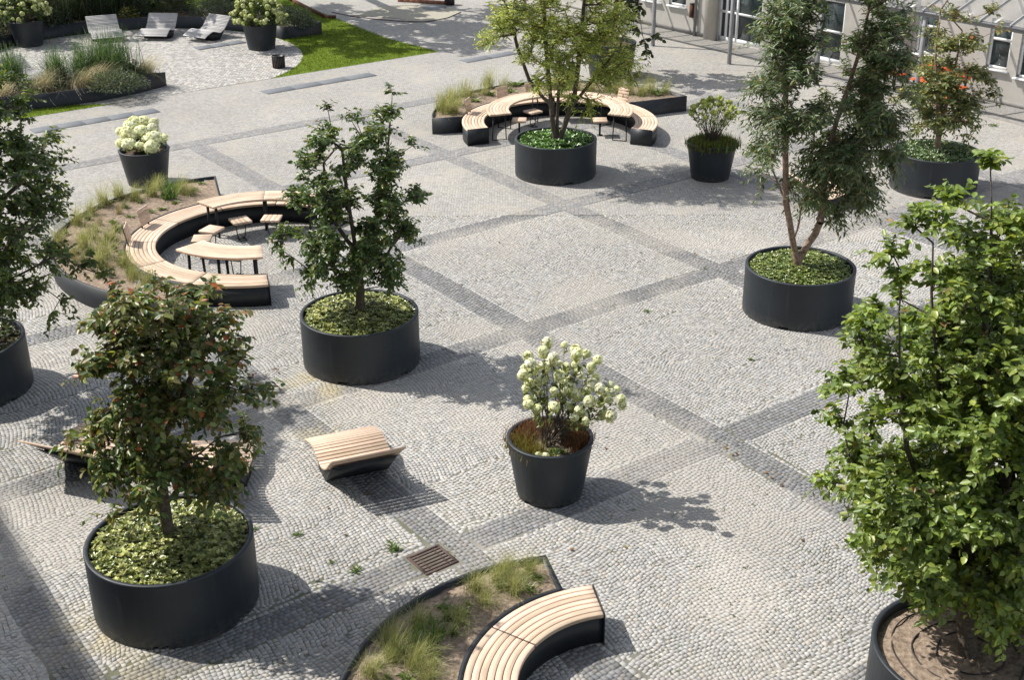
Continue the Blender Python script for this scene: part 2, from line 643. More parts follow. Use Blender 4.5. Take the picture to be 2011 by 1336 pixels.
def stone_bands():
    out = []
    rows = 8
    s = 2 * BW / rows
    pale = []
    for fam in (0, 1):
        for k in range(-6, 6):
            D, Nn, S_ = (GV, GU, SU) if fam == 0 else (GU, GV, SV)
            for r in range(-1, rows + 1):
                c = -BW + (r + .5) * s
                p = -30 + np.cumsum(rng.uniform(.06, .105, 780))
                pc = (p[1:] + p[:-1]) / 2
                hl = (p[1:] - p[:-1]) / 2
                ctr = P2 + Nn * (k * S_ + c) + pc[:, None] * D
                ok = in_zone(ctr)
                a, b = band_of(ctr, .0)
                if 0 <= r < rows:
                    a0_, b0_ = band_of(ctr)
                    ok &= (a0_ if fam == 0 else (b0_ & ~a0_))
                else:
                    a2, b2 = band_of(ctr, .075)
                    ok &= (a2 & ~b if fam == 0 else (b2 & ~a & ~a2))
                if not ok.any():
                    continue
                pc, hl = pc[ok], hl[ok]
                n = len(pc)
                sx = np.array([-1, 1, 1, -1])
                sy = np.array([-1, -1, 1, 1])
                jit = rng.normal(0, .004, (2, n, 4))
                g = rng.uniform(.0015, .0035, n)
                res = []
                wav = .012 * np.sin(pc * 1.7 + k)[:, None]
                for ins, js in ((0, 1), (.002, 1)):
                    u = pc[:, None] + sx * (hl - g - ins)[:, None] + jit[0] * js
                    v = k * S_ + c + sy * (s / 2 - g - ins)[:, None] + jit[1] * js + wav
                    X = P2[0] + D[0] * u + Nn[0] * v
                    Yy = P2[1] + D[1] * u + Nn[1] * v
                    res += [X, Yy]
                out.append(res)
                pale.append(np.full(n, not (0 <= r < rows)))
    return [np.concatenate([o[i] for o in out]) for i in range(4)], np.concatenate(pale)


GRATE = np.array([gr(803, 1098)[:2], gr(862, 1073)[:2], gr(897, 1104)[:2], gr(835, 1127)[:2]])
GRC = GRATE.mean(0)


def stones_geo(xo, yo, xi, yi):
    n = len(xo)
    z = rng.normal(0, .0011, n)
    tx, ty = rng.normal(0, .013, n), rng.normal(0, .013, n)
    cx, cy = xo.mean(1), yo.mean(1)
    zi = z[:, None] + (xi - cx[:, None]) * tx[:, None] + (yi - cy[:, None]) * ty[:, None]
    zo = np.full((n, 4), -.010)
    V = np.concatenate([np.stack([xi, yi, zi], -1), np.stack([xo, yo, zo], -1)], 1)
    fq = np.array([(0, 1, 2, 3), (0, 4, 5, 1), (1, 5, 6, 2), (2, 6, 7, 3), (3, 7, 4, 0)])
    return V, fq, np.c_[cx, cy]


def stone_tint(n, dark):
    if dark:
        base = np.tile(np.array([.205, .205, .207]), (n, 1))
        v = rng.normal(1, .12, n).clip(.6, 1.5)
    else:
        base = np.tile(np.array([.372, .364, .346]), (n, 1))
        v = rng.normal(1, .085, n).clip(.6, 1.35)
    base = base * v[:, None]
    w = rng.random(n)
    base[w > .90] *= np.array([1.04, .985, .92])
    base[w < .10] *= np.array([.90, .93, .97])
    return base


plaza = None


def build_ground():
    global plaza
    # the sand bed under the near setts, rising where sand has drifted over the joints
    xs = np.arange(-15.5, 15.6, .125)
    ys = np.arange(Y0 - .2, YB + .001, .125)
    ys[-1] = YB
    X, Y = np.meshgrid(xs, ys)
    XYs = np.c_[X.ravel(), Y.ravel()]
    dd = drift(XYs)
    V = np.c_[XYs, -.0052 + .0028 * dd]
    ST = veil(np.tile([.19, .182, .163], (len(V), 1)), XYs, 1.0)
    ms = np.clip((fbm(XYs[:, 0] * .8 + 90, XYs[:, 1] * .8) - .5) / .15, 0, 1)[:, None] * .6 * (1 - dd[:, None])
    ST = ST * (1 - ms) + np.array([.085, .095, .045]) * ms
    nx = len(xs)
    i = (np.arange(len(ys) - 1)[:, None] * nx + np.arange(nx - 1)[None]).ravel()
    sand = MB().add(V, [np.stack([i, i + 1, i + nx + 1, i + nx], -1)], ST).mesh('joint_sand', M_SAND, True)
    plaza = struct('plaza_ground', sand)
    # everything the setts do not reach
    big = MB()
    z = 0.0
    big.add([(-160, YB, z), (160, YB, z), (160, 200, z), (-160, 200, z)], [np.array([(0, 1, 2, 3)])])
    a, b = half_w(Y0) + .0, half_w(YB)
    z = -.006
    big.add([(a, Y0, z), (160, Y0, z), (160, YB, z), (b, YB, z)], [np.array([(0, 1, 2, 3)])])
    big.add([(-160, Y0, z), (-a, Y0, z), (-b, YB, z), (-160, YB, z)], [np.array([(0, 1, 2, 3)])])
    big.add([(-160, -60, z), (160, -60, z), (160, Y0, z), (-160, Y0, z)], [np.array([(0, 1, 2, 3)])])
    struct('distant_paving', big.mesh('distant_paving', M_FAR))
    # far part of the dark bands
    fb = MB()
    lv = -3 * SV - BW
    n1 = 0
    for k in range(-5, 6):
        for fam in (0, 1):
            D, Nn, S_ = (GV, GU, SU) if fam == 0 else (GU, GV, SV)
            if fam == 1 and k < -3:
                continue
            q = []
            for e in (-BW, BW):
                o = P2 + Nn * (k * S_ + e)
                # segment from y = YB upward
                tY = (YB - o[1]) / D[1]
                if fam == 0:
                    t0, t1 = lv, tY
                    if t1 <= t0:
                        break
                else:
                    t0, t1 = tY, tY + 22
                q.append((o + D * t0, o + D * t1))
            if len(q) < 2:
                continue
            zz = .004 if fam == 0 else .007
            fb.add([(*q[0][0], zz), (*q[0][1], zz), (*q[1][1], zz), (*q[1][0], zz)], [np.array([(0, 1, 2, 3)])])
    struct('dark_sett_band', fb.mesh('dark_sett_band', M_FARBAND))
    # setts
    f = stones_geo(*stone_field())
    bs, pale = stone_bands()
    b = stones_geo(*bs)
    V = np.concatenate([f[0], b[0]])
    tb = stone_tint(len(b[0]), True)
    tb[pale] = stone_tint(int(pale.sum()), False)
    T = np.concatenate([stone_tint(len(f[0]), False), tb])
    C = np.concatenate([f[2], b[2]])
    T = veil(T, C, .5)
    # not under the drain
    gx = (C - GRC) @ GU
    gy = (C - GRC) @ GV
    ok = ~((np.abs(gx) < .29) & (np.abs(gy) < .27))
    V, T, C = V[ok], T[ok], C[ok]
    px = pix(np.c_[C, np.zeros(len(C))])
    dq = np.hypot(*(C - np.array([1.0, 10.4])).T)
    seen = (px[:, 0] > 6) & (px[:, 0] < 2005) & (px[:, 1] < 1330) & (dq > 2.9) & (np.hypot(*(C - np.array([4.81, 10.7])).T) > 1.1) & (np.hypot(*(C - np.array([-4.16, 12.87])).T) > 1.15) & (C[:, 0] > -4.2)
    d = np.where(seen, np.hypot(C[:, 0], C[:, 1]), 1e9)
    near = np.argsort(d)[:300]
    rest = np.setdiff1d(np.arange(len(C)), near)
    fq = f[1]
    n = len(rest)
    idx = (np.arange(n)[:, None, None] * 8 + fq[None]).reshape(-1, 4)
    me = MB().add(V[rest].reshape(-1, 3), [idx], np.repeat(T[rest], 8, 0)).mesh('cobbles', M_STONE)
    put('cobbles', me, plaza, kind='stuff')
    for j in near:
        o = np.array([*C[j], 0])
        me = MB().add(V[j] - o, [fq], T[j]).mesh('cobble', M_STONE)
        put('cobble', me, plaza, o)


build_ground()


def poly_sheet(name, pts, z, mat):
    pts = np.asarray(pts, float)
    me = MB().add(np.c_[pts, np.full(len(pts), z)], [np.array([list(range(len(pts)))])]).mesh(name, mat)
    return struct(name, me)


# lawn, court and paths beyond the plaza
COURT_C, COURT_R = np.array([-12.7, 42.7]), 5.63
tip = gr(862, 101)[:2]
lawn_poly = [PATH_P + PATH_D * -9, tip, gr(760, 75)[:2], gr(660, 36)[:2], gr(600, 14)[:2], np.array([-12.0, 59.0]), np.array([-30.0, 62.0]), np.array([-34.0, 40.0]), PATH_P + PATH_D * -22]
poly_sheet('lawn', lawn_poly, .004, M_LAWN)
ca_ = []
for a in np.linspace(0, 2 * PI, 97)[:-1]:
    p = COURT_C + COURT_R * np.array([math.cos(a), math.sin(a)])
    s_ = (p - PATH_P) @ PATH_N
    if s_ < 0:
        p = p - PATH_N * s_
    ca_.append(p)
poly_sheet('gravel_court', ca_, .008, M_COURT)
tan_px = [(740, 14), (790, 8), (850, 9), (893, 17), (903, 24), (885, 33), (860, 38), (830, 42), (800, 41), (785, 36), (690, 30), (720, 24)]
poly_sheet('tan_path', [gr(*p)[:2] for p in tan_px], .012, M_TAN)
kerb = MB()
kp = np.array([gr(*p) for p in [(652, 24), (690, 32), (740, 38), (800, 43), (840, 43), (880, 35), (905, 24)]])
for z_ in (1,):
    tt = np.linspace(0, len(kp) - 1, 40)
    kx = np.c_[np.interp(tt, np.arange(len(kp)), kp[:, 0]), np.interp(tt, np.arange(len(kp)), kp[:, 1]), 0 * tt + .012]
    kerb.tube(kx, .022, 4)
struct('path_edging', kerb.mesh('path_edging', M_IRON))
mh = MB().lathe([(0.001, .02), (.46, .02), (.47, .016), (.5, .016), (.5, 0)], 40)
put('manhole_cover', mh.mesh('manhole_cover', M_SLAB), None, (*gr(853, 15)[:2], .004), label='round grey manhole cover on the tan path at the far edge', category='manhole cover')

# blue-grey slab strips along the path
for k, (pa, pb, n) in enumerate([((518, 182), (733, 145.5), 4), ((62, 258), (309, 216.5), 5), ((910, 120.5), (1010, 103), 2), ((385, 96), (478, 82), 3)]):
    A, B_ = gr(*pa)[:2], gr(*pb)[:2]
    D = (B_ - A) / np.hypot(*(B_ - A))
    L = np.hypot(*(B_ - A))
    root = thing('slab_strip', None, None, (*A, 0), math.atan2(D[1], D[0]))
    for key in ('label', 'category'):
        if key in root:
            del root[key]
    root['kind'] = 'structure'
    zt = .03 if k == 3 else .016
    for i in range(n):
        m = MB().box((L * (i + .5) / n, 0, zt / 2), (L / n - .014, .50, zt))
        arc_bevel(put('slab', m.mesh('slab', M_SLAB), root), .006)

# drain
dr = thing('drain_grate', 'rusty cast iron drain grate set in the setts beside the front planter bed', 'drain grate', (*GRC, 0), R(36.3))
fr = MB()
for s_ in (-1, 1):
    fr.box((0, s_ * .225, -.005), (.50, .035, .03))
    fr.box((s_ * .2325, 0, -.005), (.035, .415, .03))
put('frame', fr.mesh('frame', M_IRON), dr)
for i in range(6):
    y = -.165 + i * .066
    arc_bevel(put('bar', MB().box((0, y, -.004), (.43, .029, .026)).mesh('bar', M_IRON), dr), .005)
for s_ in (-1, 1):
    put('cross_bar', MB().box((s_ * .13, 0, -.007), (.03, .415, .016)).mesh('cross_bar', M_IRON), dr)
put('pit_shade', MB().box((0, 0, -.03), (.57, .53, .022)).mesh('pit_shade', M_RECESS_SHADE), dr)  # shallow black box under the bars; the hole's darkness is painted


# ------------------------------------------------------------------ pots
def ang_px(c, px, py):
    g = gr(px, py)[:2] - np.asarray(c)[:2]
    return math.atan2(g[1], g[0])


def round_pot(c, label, group, slot, soil=M_SOILD, soil_z=.76, R0=1.0, Hh=.903, Rb=None, seg=144, name='round_planter'):
    Rb = Rb or R0
    root = thing(name, label, 'planter', (*c[:2], 0), 0, group)
    sl = [slot, slot + R(62), slot + PI, slot + PI + R(62)] if slot is not None else []

    def skip(i, j):
        if i != 0:
            return False
        a = (j + .5) / seg * 2 * PI
        return any(abs((a - s_ + PI) % (2 * PI) - PI) < R(5.2) for s_ in sl)

    def rr(z):
        return Rb + (R0 - Rb) * z / Hh
    prof = [(rr(0) - .004, .004), (rr(.056), .056), (rr(.07), .07), (rr(.3), .3), (rr(.6), .6), (rr(Hh - .045), Hh - .045), (R0 + .003, Hh - .03), (R0 + .002, Hh - .008), (R0 - .008, Hh), (R0 - .045, Hh), (R0 - .055, Hh - .008), (R0 - .058, Hh - .03), (R0 - .062, soil_z - .05)]
    o = put('shell', MB().lathe(prof, seg, skip).mesh('shell', M_POT, True), root)
    m = o.modifiers.new('es', 'EDGE_SPLIT')
    m.split_angle = R(50)
    put('base_plate', MB().lathe([(.001, .02), (rr(0) - .05, .02), (rr(.06) - .05, .09)], 64).mesh('base_plate', M_RECESS_SHADE), root)  # coloured near-black so the base slots look shaded inside
    n, mr = 14, 40
    V = [(0, 0, soil_z + .03)]
    Fq = []
    Rm = R0 - .06
    for i in range(1, n + 1):
        for j in range(mr):
            a = j / mr * 2 * PI
            r = Rm * i / n
            V.append((r * math.cos(a), r * math.sin(a), soil_z + .03 * (1 - (i / n) ** 2) + rng.normal(0, .013 if i < n else 0)))
    for j in range(mr):
        Fq.append((0, 1 + j, 1 + (j + 1) % mr))
    for i in range(1, n):
        for j in range(mr):
            a, b = 1 + (i - 1) * mr, 1 + i * mr
            Fq.append((a + j, b + j, b + (j + 1) % mr, a + (j + 1) % mr))
    put('soil', MB().add(V, Fq).mesh('soil', soil, True), root)
    return root


POT = dict(A=(-4.163, 12.873), B=(-2.584, 19.63), C=(5.312, 21.645), D=(1.1, 30.112), E=(10.043, 28.871), F=(4.808, 10.701), G=(-8.955, 18.61))
G_POT = 'large round anthracite tree planters'
round_pot(POT['A'], 'large round anthracite planter at the near left in front of two loungers', G_POT, ang_px(POT['A'], 316, 1276))
round_pot(POT['B'], 'large round anthracite planter standing in the middle, beside the left curved bench', G_POT, ang_px(POT['B'], 675, 755))
round_pot(POT['C'], 'large round anthracite planter with the willow-leaved tree on the right of the plaza', G_POT, ang_px(POT['C'], 1540, 646))
round_pot(POT['D'], 'large round anthracite planter standing within the far ring of benches', G_POT, ang_px(POT['D'], 1115, 362), soil_z=.80)
round_pot(POT['E'], 'large round anthracite planter at the upper right near the orange bench', G_POT, ang_px(POT['E'], 1822, 391), soil_z=.80)
round_pot(POT['F'], 'large round anthracite planter cut by the bottom right corner, bare soil with hoses', G_POT, R(100), soil=M_SOIL, soil_z=.80)
round_pot(POT['G'], 'large round anthracite planter cut by the left edge under a dark tree', G_POT, ang_px(POT['G'], 27, 794))
G_CONE = 'tapered anthracite plant pots'


def cone_pot(c, label, soil=M_SOILD, slot=None, Hh=.9, R0=.603, Rb=.462, sz=None):
    return round_pot(c, label, G_CONE, slot, soil, sz or Hh - .14, R0, Hh, Rb, 96, 'plant_pot')


KP, NP_, WP = (.52, 15.316), (4.865, 29.73), (-8.829, 29.548)
W1P, W2P = (-17.178, 45.506), (-8.744, 44.73)
HP_ = (3.2, 40.35)
cone_pot(KP, 'tapered anthracite pot with mossy dry rim plants in the open foreground', M_SOIL, ang_px(KP, 1035, 992))
cone_pot(NP_, 'tapered anthracite pot ringed with green heather right of the far benches')
cone_pot(WP, 'tapered anthracite pot with big white hydrangea balls behind the left bed', M_SOILD, Hh=.86)
cone_pot(W1P, 'tapered dark pot in shade at the far upper left corner')
cone_pot(W2P, 'tapered dark pot beside the pale right lounger at the lawn')
cone_pot(HP_, 'tapered dark pot half hidden behind the pale green tree', Hh=1.1, R0=.8, Rb=.66)


# ------------------------------------------------------------------ benches
def bench(c, label, Ri, Ro, a0, a1, nseg, nslat=7, hb=.44, backs=()):
    root = thing('curved_bench', label, 'bench', (*c, 0), 0, 'curved slatted benches')
    th = .05
    gap = .010
    w = (Ro - Ri - gap * (nslat - 1)) / nslat
    da = (a1 - a0) / nseg
    ga = .010
    for i in range(nseg):
        for j in range(nslat):
            r0 = Ri + j * (w + gap)
            g = ga / r0
            m = MB().arc(r0, r0 + w, a0 + da * i + g, a0 + da * (i + 1) - g, hb - th, hb, 13)
            arc_bevel(put('slat', m.mesh('slat', M_WOOD), root), .004)
    na = int(nseg * 14)
    put('inner_panel', MB().arc(Ri + .05, Ri + .062, a0, a1, .0, hb - th - .002, na).mesh('inner_panel', M_METAL), root)
    put('outer_panel', MB().arc(Ro - .03, Ro - .012, a0, a1, .0, hb - th - .002, na).mesh('outer_panel', M_METAL), root)
    put('seat_frame', MB().arc(Ri + .063, Ro - .031, a0, a1, hb - th - .03, hb - th - .004, na).mesh('seat_frame', M_DARK), root)
    for i in range(1, nseg):
        a = a0 + da * i
        g = .006 / Ri
        put('divider', MB().arc(Ri + .004, Ro - .004, a - g, a + g, hb - th - .02, hb - .006, 2).mesh('divider', M_DARK), root)
    for a, s_ in ((a0, -1), (a1, 1)):
        dth = .014 / Ro * s_
        put('end_panel', MB().arc(Ri - .004, Ro + .004, min(a, a + dth), max(a, a + dth), 0, hb + .008, 2).mesh('end_panel', M_METAL), root)
    for a in backs:
        br = MB()
        er = np.array([math.cos(a), math.sin(a), 0])
        et = np.array([-math.sin(a), math.cos(a), 0])
        lean = .16
        for s_ in (-1, 1):
            p0 = er * (Ro - .045) + et * (s_ * .13)
            pts = [p0 + np.array([0, 0, hb - .02]), p0 + np.array([0, 0, hb + .04]), p0 + er * (.06) + np.array([0, 0, hb + .40])]
            br.tube(pts, .019, 4)
        b = put('backrest', br.mesh('backrest', M_DARK), root)
        for k in range(4):
            z = hb + .105 + k * .088
            rr = Ro - .045 + (z - hb - .04) / .36 * .06 - .032
            # each slat a short board, bevelled
            cz = er * rr + np.array([0, 0, z])
            m = MB()
            hx, hy, hz = .20, .012, .04
            up = np.array([0, 0, 1.0]) * math.cos(lean) + er * math.sin(lean)
            nn = np.cross(et, up)
            Vv = []
            for sz_ in (-1, 1):
                for (sa_, sn_) in ((-1, -1), (1, -1), (1, 1), (-1, 1)):
                    Vv.append(cz + et * hx * sa_ + nn * hy * sn_ + up * hz * sz_)
            Gv = [(sa_ * hx, sz_ * hz, sn_ * hy) for sz_ in (-1, 1) for (sa_, sn_) in ((-1, -1), (1, -1), (1, 1), (-1, 1))]
            m.add(Vv, [np.array([(0, 3, 2, 1), (4, 5, 6, 7), (0, 1, 5, 4), (1, 2, 6, 5), (2, 3, 7, 6), (3, 0, 4, 7)])], None, np.array(Gv))
            arc_bevel(put('slat', m.mesh('slat', M_WOOD), b), .005)
    return root


LC, TC, QC = (-5.2, 24.56), (1.32, 33.46), (1.28, 10.70)
bench(LC, 'curved slatted larch bench with black base around the left sitting circle', 2.075, 2.655, R(58), R(284), 7, backs=(R(165), R(-172)))
bench(TC, 'curved slatted larch bench with black base around the far tree planter', 2.04, 2.635, R(-25), R(201), 7, backs=(R(163), R(127), R(106), R(44)))
bench(QC, 'small curved larch bench at the bottom edge with black end panel', 1.246, 1.828, R(100.5), R(100.5 + 46 * 4), 4)


# ------------------------------------------------------------------ curved planter beds
def offset_poly(P, d):
    n = len(P)
    out = []
    for i in range(n):
        a, b, c = P[i - 1], P[i], P[(i + 1) % n]
        e1, e2 = (b - a) / np.hypot(*(b - a)), (c - b) / np.hypot(*(c - b))
        n1, n2 = np.array([-e1[1], e1[0]]), np.array([-e2[1], e2[0]])
        m = n1 + n2
        m /= np.hypot(*m)
        out.append(b + m * d / max(.35, m @ n1))
    return np.array(out)


def wall_ring(P, th, z0, z1):
    area = .5 * np.sum(P[:, 0] * np.roll(P[:, 1], -1) - np.roll(P[:, 0], -1) * P[:, 1])
    if area < 0:
        P = P[::-1]
    Q = offset_poly(P, th)
    n = len(P)
    V = np.vstack([np.c_[P, np.full(n, z0)], np.c_[P, np.full(n, z1)], np.c_[Q, np.full(n, z1)], np.c_[Q, np.full(n, z0 + .05)]])
    i = np.arange(n)
    j = (i + 1) % n
    Fq = np.concatenate([np.stack([i, j, n + j, n + i], -1), np.stack([n + i, n + j, 2 * n + j, 2 * n + i], -1), np.stack([2 * n + i, 2 * n + j, 3 * n + j, 3 * n + i], -1)])
    return MB().add(V, [Fq])


def bed(name, label, inner, outer, h=.445, th=.045, soil_z=.37, soil=M_SOIL, nt=9, group='dark metal planting beds'):
    inner, outer = np.asarray(inner), np.asarray(outer)
    o = inner.mean(0)
    root = thing(name, label, 'planter bed', (*o, 0), 0, group)
    ring = np.vstack([outer, inner[::-1]]) - o
    put('metal_edge', wall_ring(ring, th, 0, h).mesh('metal_edge', M_METAL), root)
    n = len(inner)
    t = np.linspace(.005, .995, nt)
    G = inner[:, None] * (1 - t[None, :, None]) + outer[:, None] * t[None, :, None]
    G = G - o
    Z = soil_z + rng.normal(0, .012, (n, nt)) + .03 * np.sin(np.linspace(0, PI, nt))[None]
    V = np.concatenate([G, Z[..., None]], -1).reshape(-1, 3)
    i = (np.arange(n - 1)[:, None] * nt + np.arange(nt - 1)[None]).ravel()
    put('soil', MB().add(V, [np.stack([i, i + nt, i + nt + 1, i + 1], -1)]).mesh('soil', soil, True), root)
    # clods and mulch chips on the soil
    cl = MB()
    tt = rng.random(420)
    ii = rng.integers(1, n - 1, 420)
    pc = inner[ii] * (1 - tt[:, None]) + outer[ii] * tt[:, None] - o
    for p in pc:
        s_ = rng.uniform(.008, .024)
        a = rng.random() * 6
        V = np.array([(-1, -.6, 0), (1, -.5, 0), (.8, .7, 0), (-.7, .6, 0), (.1, 0, .7)]) * s_
        V = V @ np.array([[math.cos(a), math.sin(a), 0], [-math.sin(a), math.cos(a), 0], [0, 0, 1]])
        cl.add(V + np.array([*p, soil_z + .018]), [np.array([(0, 1, 4), (1, 2, 4), (2, 3, 4), (3, 0, 4)])], np.array([.30, .215, .15]) * rng.uniform(.5, 1.3))
    put('mulch', cl.mesh('mulch', M_TINT), root, kind='stuff')
    return root


def pol(c, r, a):
    return np.array([c[0] + r * math.cos(a), c[1] + r * math.sin(a)])


def arcs(c, r, a0, a1, n=40):
    return [pol(c, r, a) for a in np.linspace(a0, a1, n)]


bed('curved_planter', 'curved dark metal planting bed hugging the small front bench', arcs(QC, 1.836, R(112), R(260)), arcs((.9, 10.33), 2.83, R(100), R(262)), th=.055)
bed('curved_planter', 'curved dark metal planting bed behind the left sitting circle', arcs(LC, 2.662, R(118), R(253)), arcs((-5.6, 25.04), 3.88, R(110.5), R(266)))
bed('curved_planter', 'curved dark metal planting bed behind the far bench ring', arcs(TC, 2.642, R(41), R(172)), arcs((1.7, 34.07), 3.86, R(29), R(186)))
fc, frr = (-16.04, 42.13), 5.97
bed('garden_planter', 'long dark metal bed of grasses at the front of the gravel court', [gr(312, 143, .43)[:2], (-11.6, 39.15), (-12.4, 39.0), (-13.4, 38.85), (-14.5, 38.5), (-15.6, 38.15), (-17, 37.9), (-18.5, 37.9), (-20.5, 38.2)],
    [pol(fc, frr, a) for a in np.linspace(R(-28), R(-125), 9)], soil=M_SOILD)
bed('garden_planter', 'dark metal bed of shrubs curving behind the three pale loungers', [pol(COURT_C, 5.68, a) for a in np.linspace(R(38), R(165), 30)], [pol(COURT_C, 7.3, a) for a in np.linspace(R(38), R(165), 30)], soil=M_SOILD)


# ------------------------------------------------------------------ tables and stools
def curved_table(c, label, r0, r1, a0, a1, nseg=2, nslat=7, zt=.755, legs=3, thick=.026):
    root = thing('curved_table', label, 'table', (*c, 0), 0, 'curved slatted tables')
    gap = .004
    w = (r1 - r0 - gap * (nslat - 1)) / nslat
    da = (a1 - a0) / nseg
    for i in range(nseg):
        for j in range(nslat):
            q = r0 + j * (w + gap)
            g = .004 / q
            arc_bevel(put('slat', MB().arc(q, q + w, a0 + da * i + g, a0 + da * (i + 1) - g, zt - .045, zt, 15).mesh('slat', M_WOOD), root), .003)
    put('underframe', MB().arc(r0 + .08, r1 - .08, a0 + .03, a1 - .03, zt - .075, zt - .047, 30).mesh('underframe', M_DARK), root)
    for k in range(legs):
        a = a0 + .09 + (a1 - a0 - .18) * k / (legs - 1)
        for s_ in (-1, 1):
            rt = (r0 + r1) / 2 + s_ * .16
            rb = (r0 + r1) / 2 + s_ * .19
            e = np.array([math.cos(a), math.sin(a), 0])
            put('leg', MB().tube([e * rt + np.array([0, 0, zt - .07]), e * rb + np.array([0, 0, .006])], [thick * 1.25, thick], 4).mesh('leg', M_METAL), root)
        put('foot_bar', MB().tube([np.array([math.cos(a), math.sin(a), 0]) * ((r0 + r1) / 2 - .20) + np.array([0, 0, .012]), np.array([math.cos(a), math.sin(a), 0]) * ((r0 + r1) / 2 + .20) + np.array([0, 0, .012])], .012, 4).mesh('foot_bar', M_METAL), root)
    return root


curved_table(LC, 'longer curved larch table along the back of the left sitting circle', 1.46, 2.04, R(52), R(139.5), 2)
curved_table(LC, 'shorter curved larch table at the near side of the left sitting circle', 1.37, 2.02, R(-131), R(-77), 1)
curved_table(TC, 'curved larch table on thin legs at the left of the far bench ring', 1.37, 1.975, R(107), R(199), 2, thick=.014)
curved_table(TC, 'curved larch table on thin legs at the right of the far bench ring', 1.37, 1.975, R(-24), R(99), 3, thick=.014)


def stool(c, ri, ro, a, label, style=0, hw=.20):
    e = np.array([math.cos(a), math.sin(a)])
    p = np.asarray(c) + e * (ri + ro) / 2
    root = thing('slat_stool', label, 'stool', (*p, 0), a + PI / 2, 'small slatted stools')
    L = ro - ri
    n = 4
    w = (2 * hw - .008 * (n - 1)) / n
    for i in range(n):
        x0 = -hw + i * (w + .008)
        m = MB()
        m.box((x0 + w / 2, 0, .425), (w, L, .05))
        m.g.append(np.array([(v[1], v[0], v[2]) for v in m.v[0]]))
        arc_bevel(put('slat', m.mesh('slat', M_WOOD), root), .004)
    put('plate', MB().box((0, 0, .394), (2 * hw - .06, L - .08, .012)).mesh('plate', M_DARK), root)
    if style == 0:
        for s_ in (-1, 1):
            put('leg', MB().tube([(s_ * .11, 0, .39), (s_ * .085, 0, .1), (s_ * .06, -.02, .012), (0, -.02, .010)], .012, 5).mesh('leg', M_METAL), root)
        put('foot', MB().tube([(-.06, -.14, .012), (-.07, .13, .012), (.07, .13, .012), (.06, -.14, .012)], .011, 5).mesh('foot', M_METAL), root)
    else:
        put('leg', MB().box((0, 0, .20), (.085, .05, .38)).mesh('leg', M_METAL), root)
        put('foot', MB().box((0, 0, .010), (.14, .16, .012)).mesh('foot', M_METAL), root)
    return root


stool(LC, .98, 1.36, R(-176), 'slatted stool half hidden behind the shorter left table, nearest the bench', 1)
stool(LC, .98, 1.36, R(157), 'slatted stool between the shorter table and the longer left table')
stool(LC, .98, 1.38, R(120), 'slatted stool on two bent legs before the longer left table, nearer its left end')
stool(LC, .95, 1.33, R(87), 'slatted stool before the longer left table, partly behind tree leaves')
stool(LC, .95, 1.33, R(-104), 'slatted stool tucked under the shorter left table', 0)
stool(TC, .90, 1.28, R(177), 'slatted stool on a post at the left of the far planter', 1)
stool(TC, .98, 1.36, R(127), 'slatted stool behind the trunk of the pale green tree')
stool(TC, .90, 1.28, R(0), 'slatted stool on a post at the right of the far planter', 1)


# ------------------------------------------------------------------ loungers
PROF = [(0, .76), (.2, .60), (.42, .415), (.62, .305), (.78, .275), (.95, .315), (1.12, .355), (1.28, .35), (1.45, .305), (1.62, .245), (1.75, .19)]


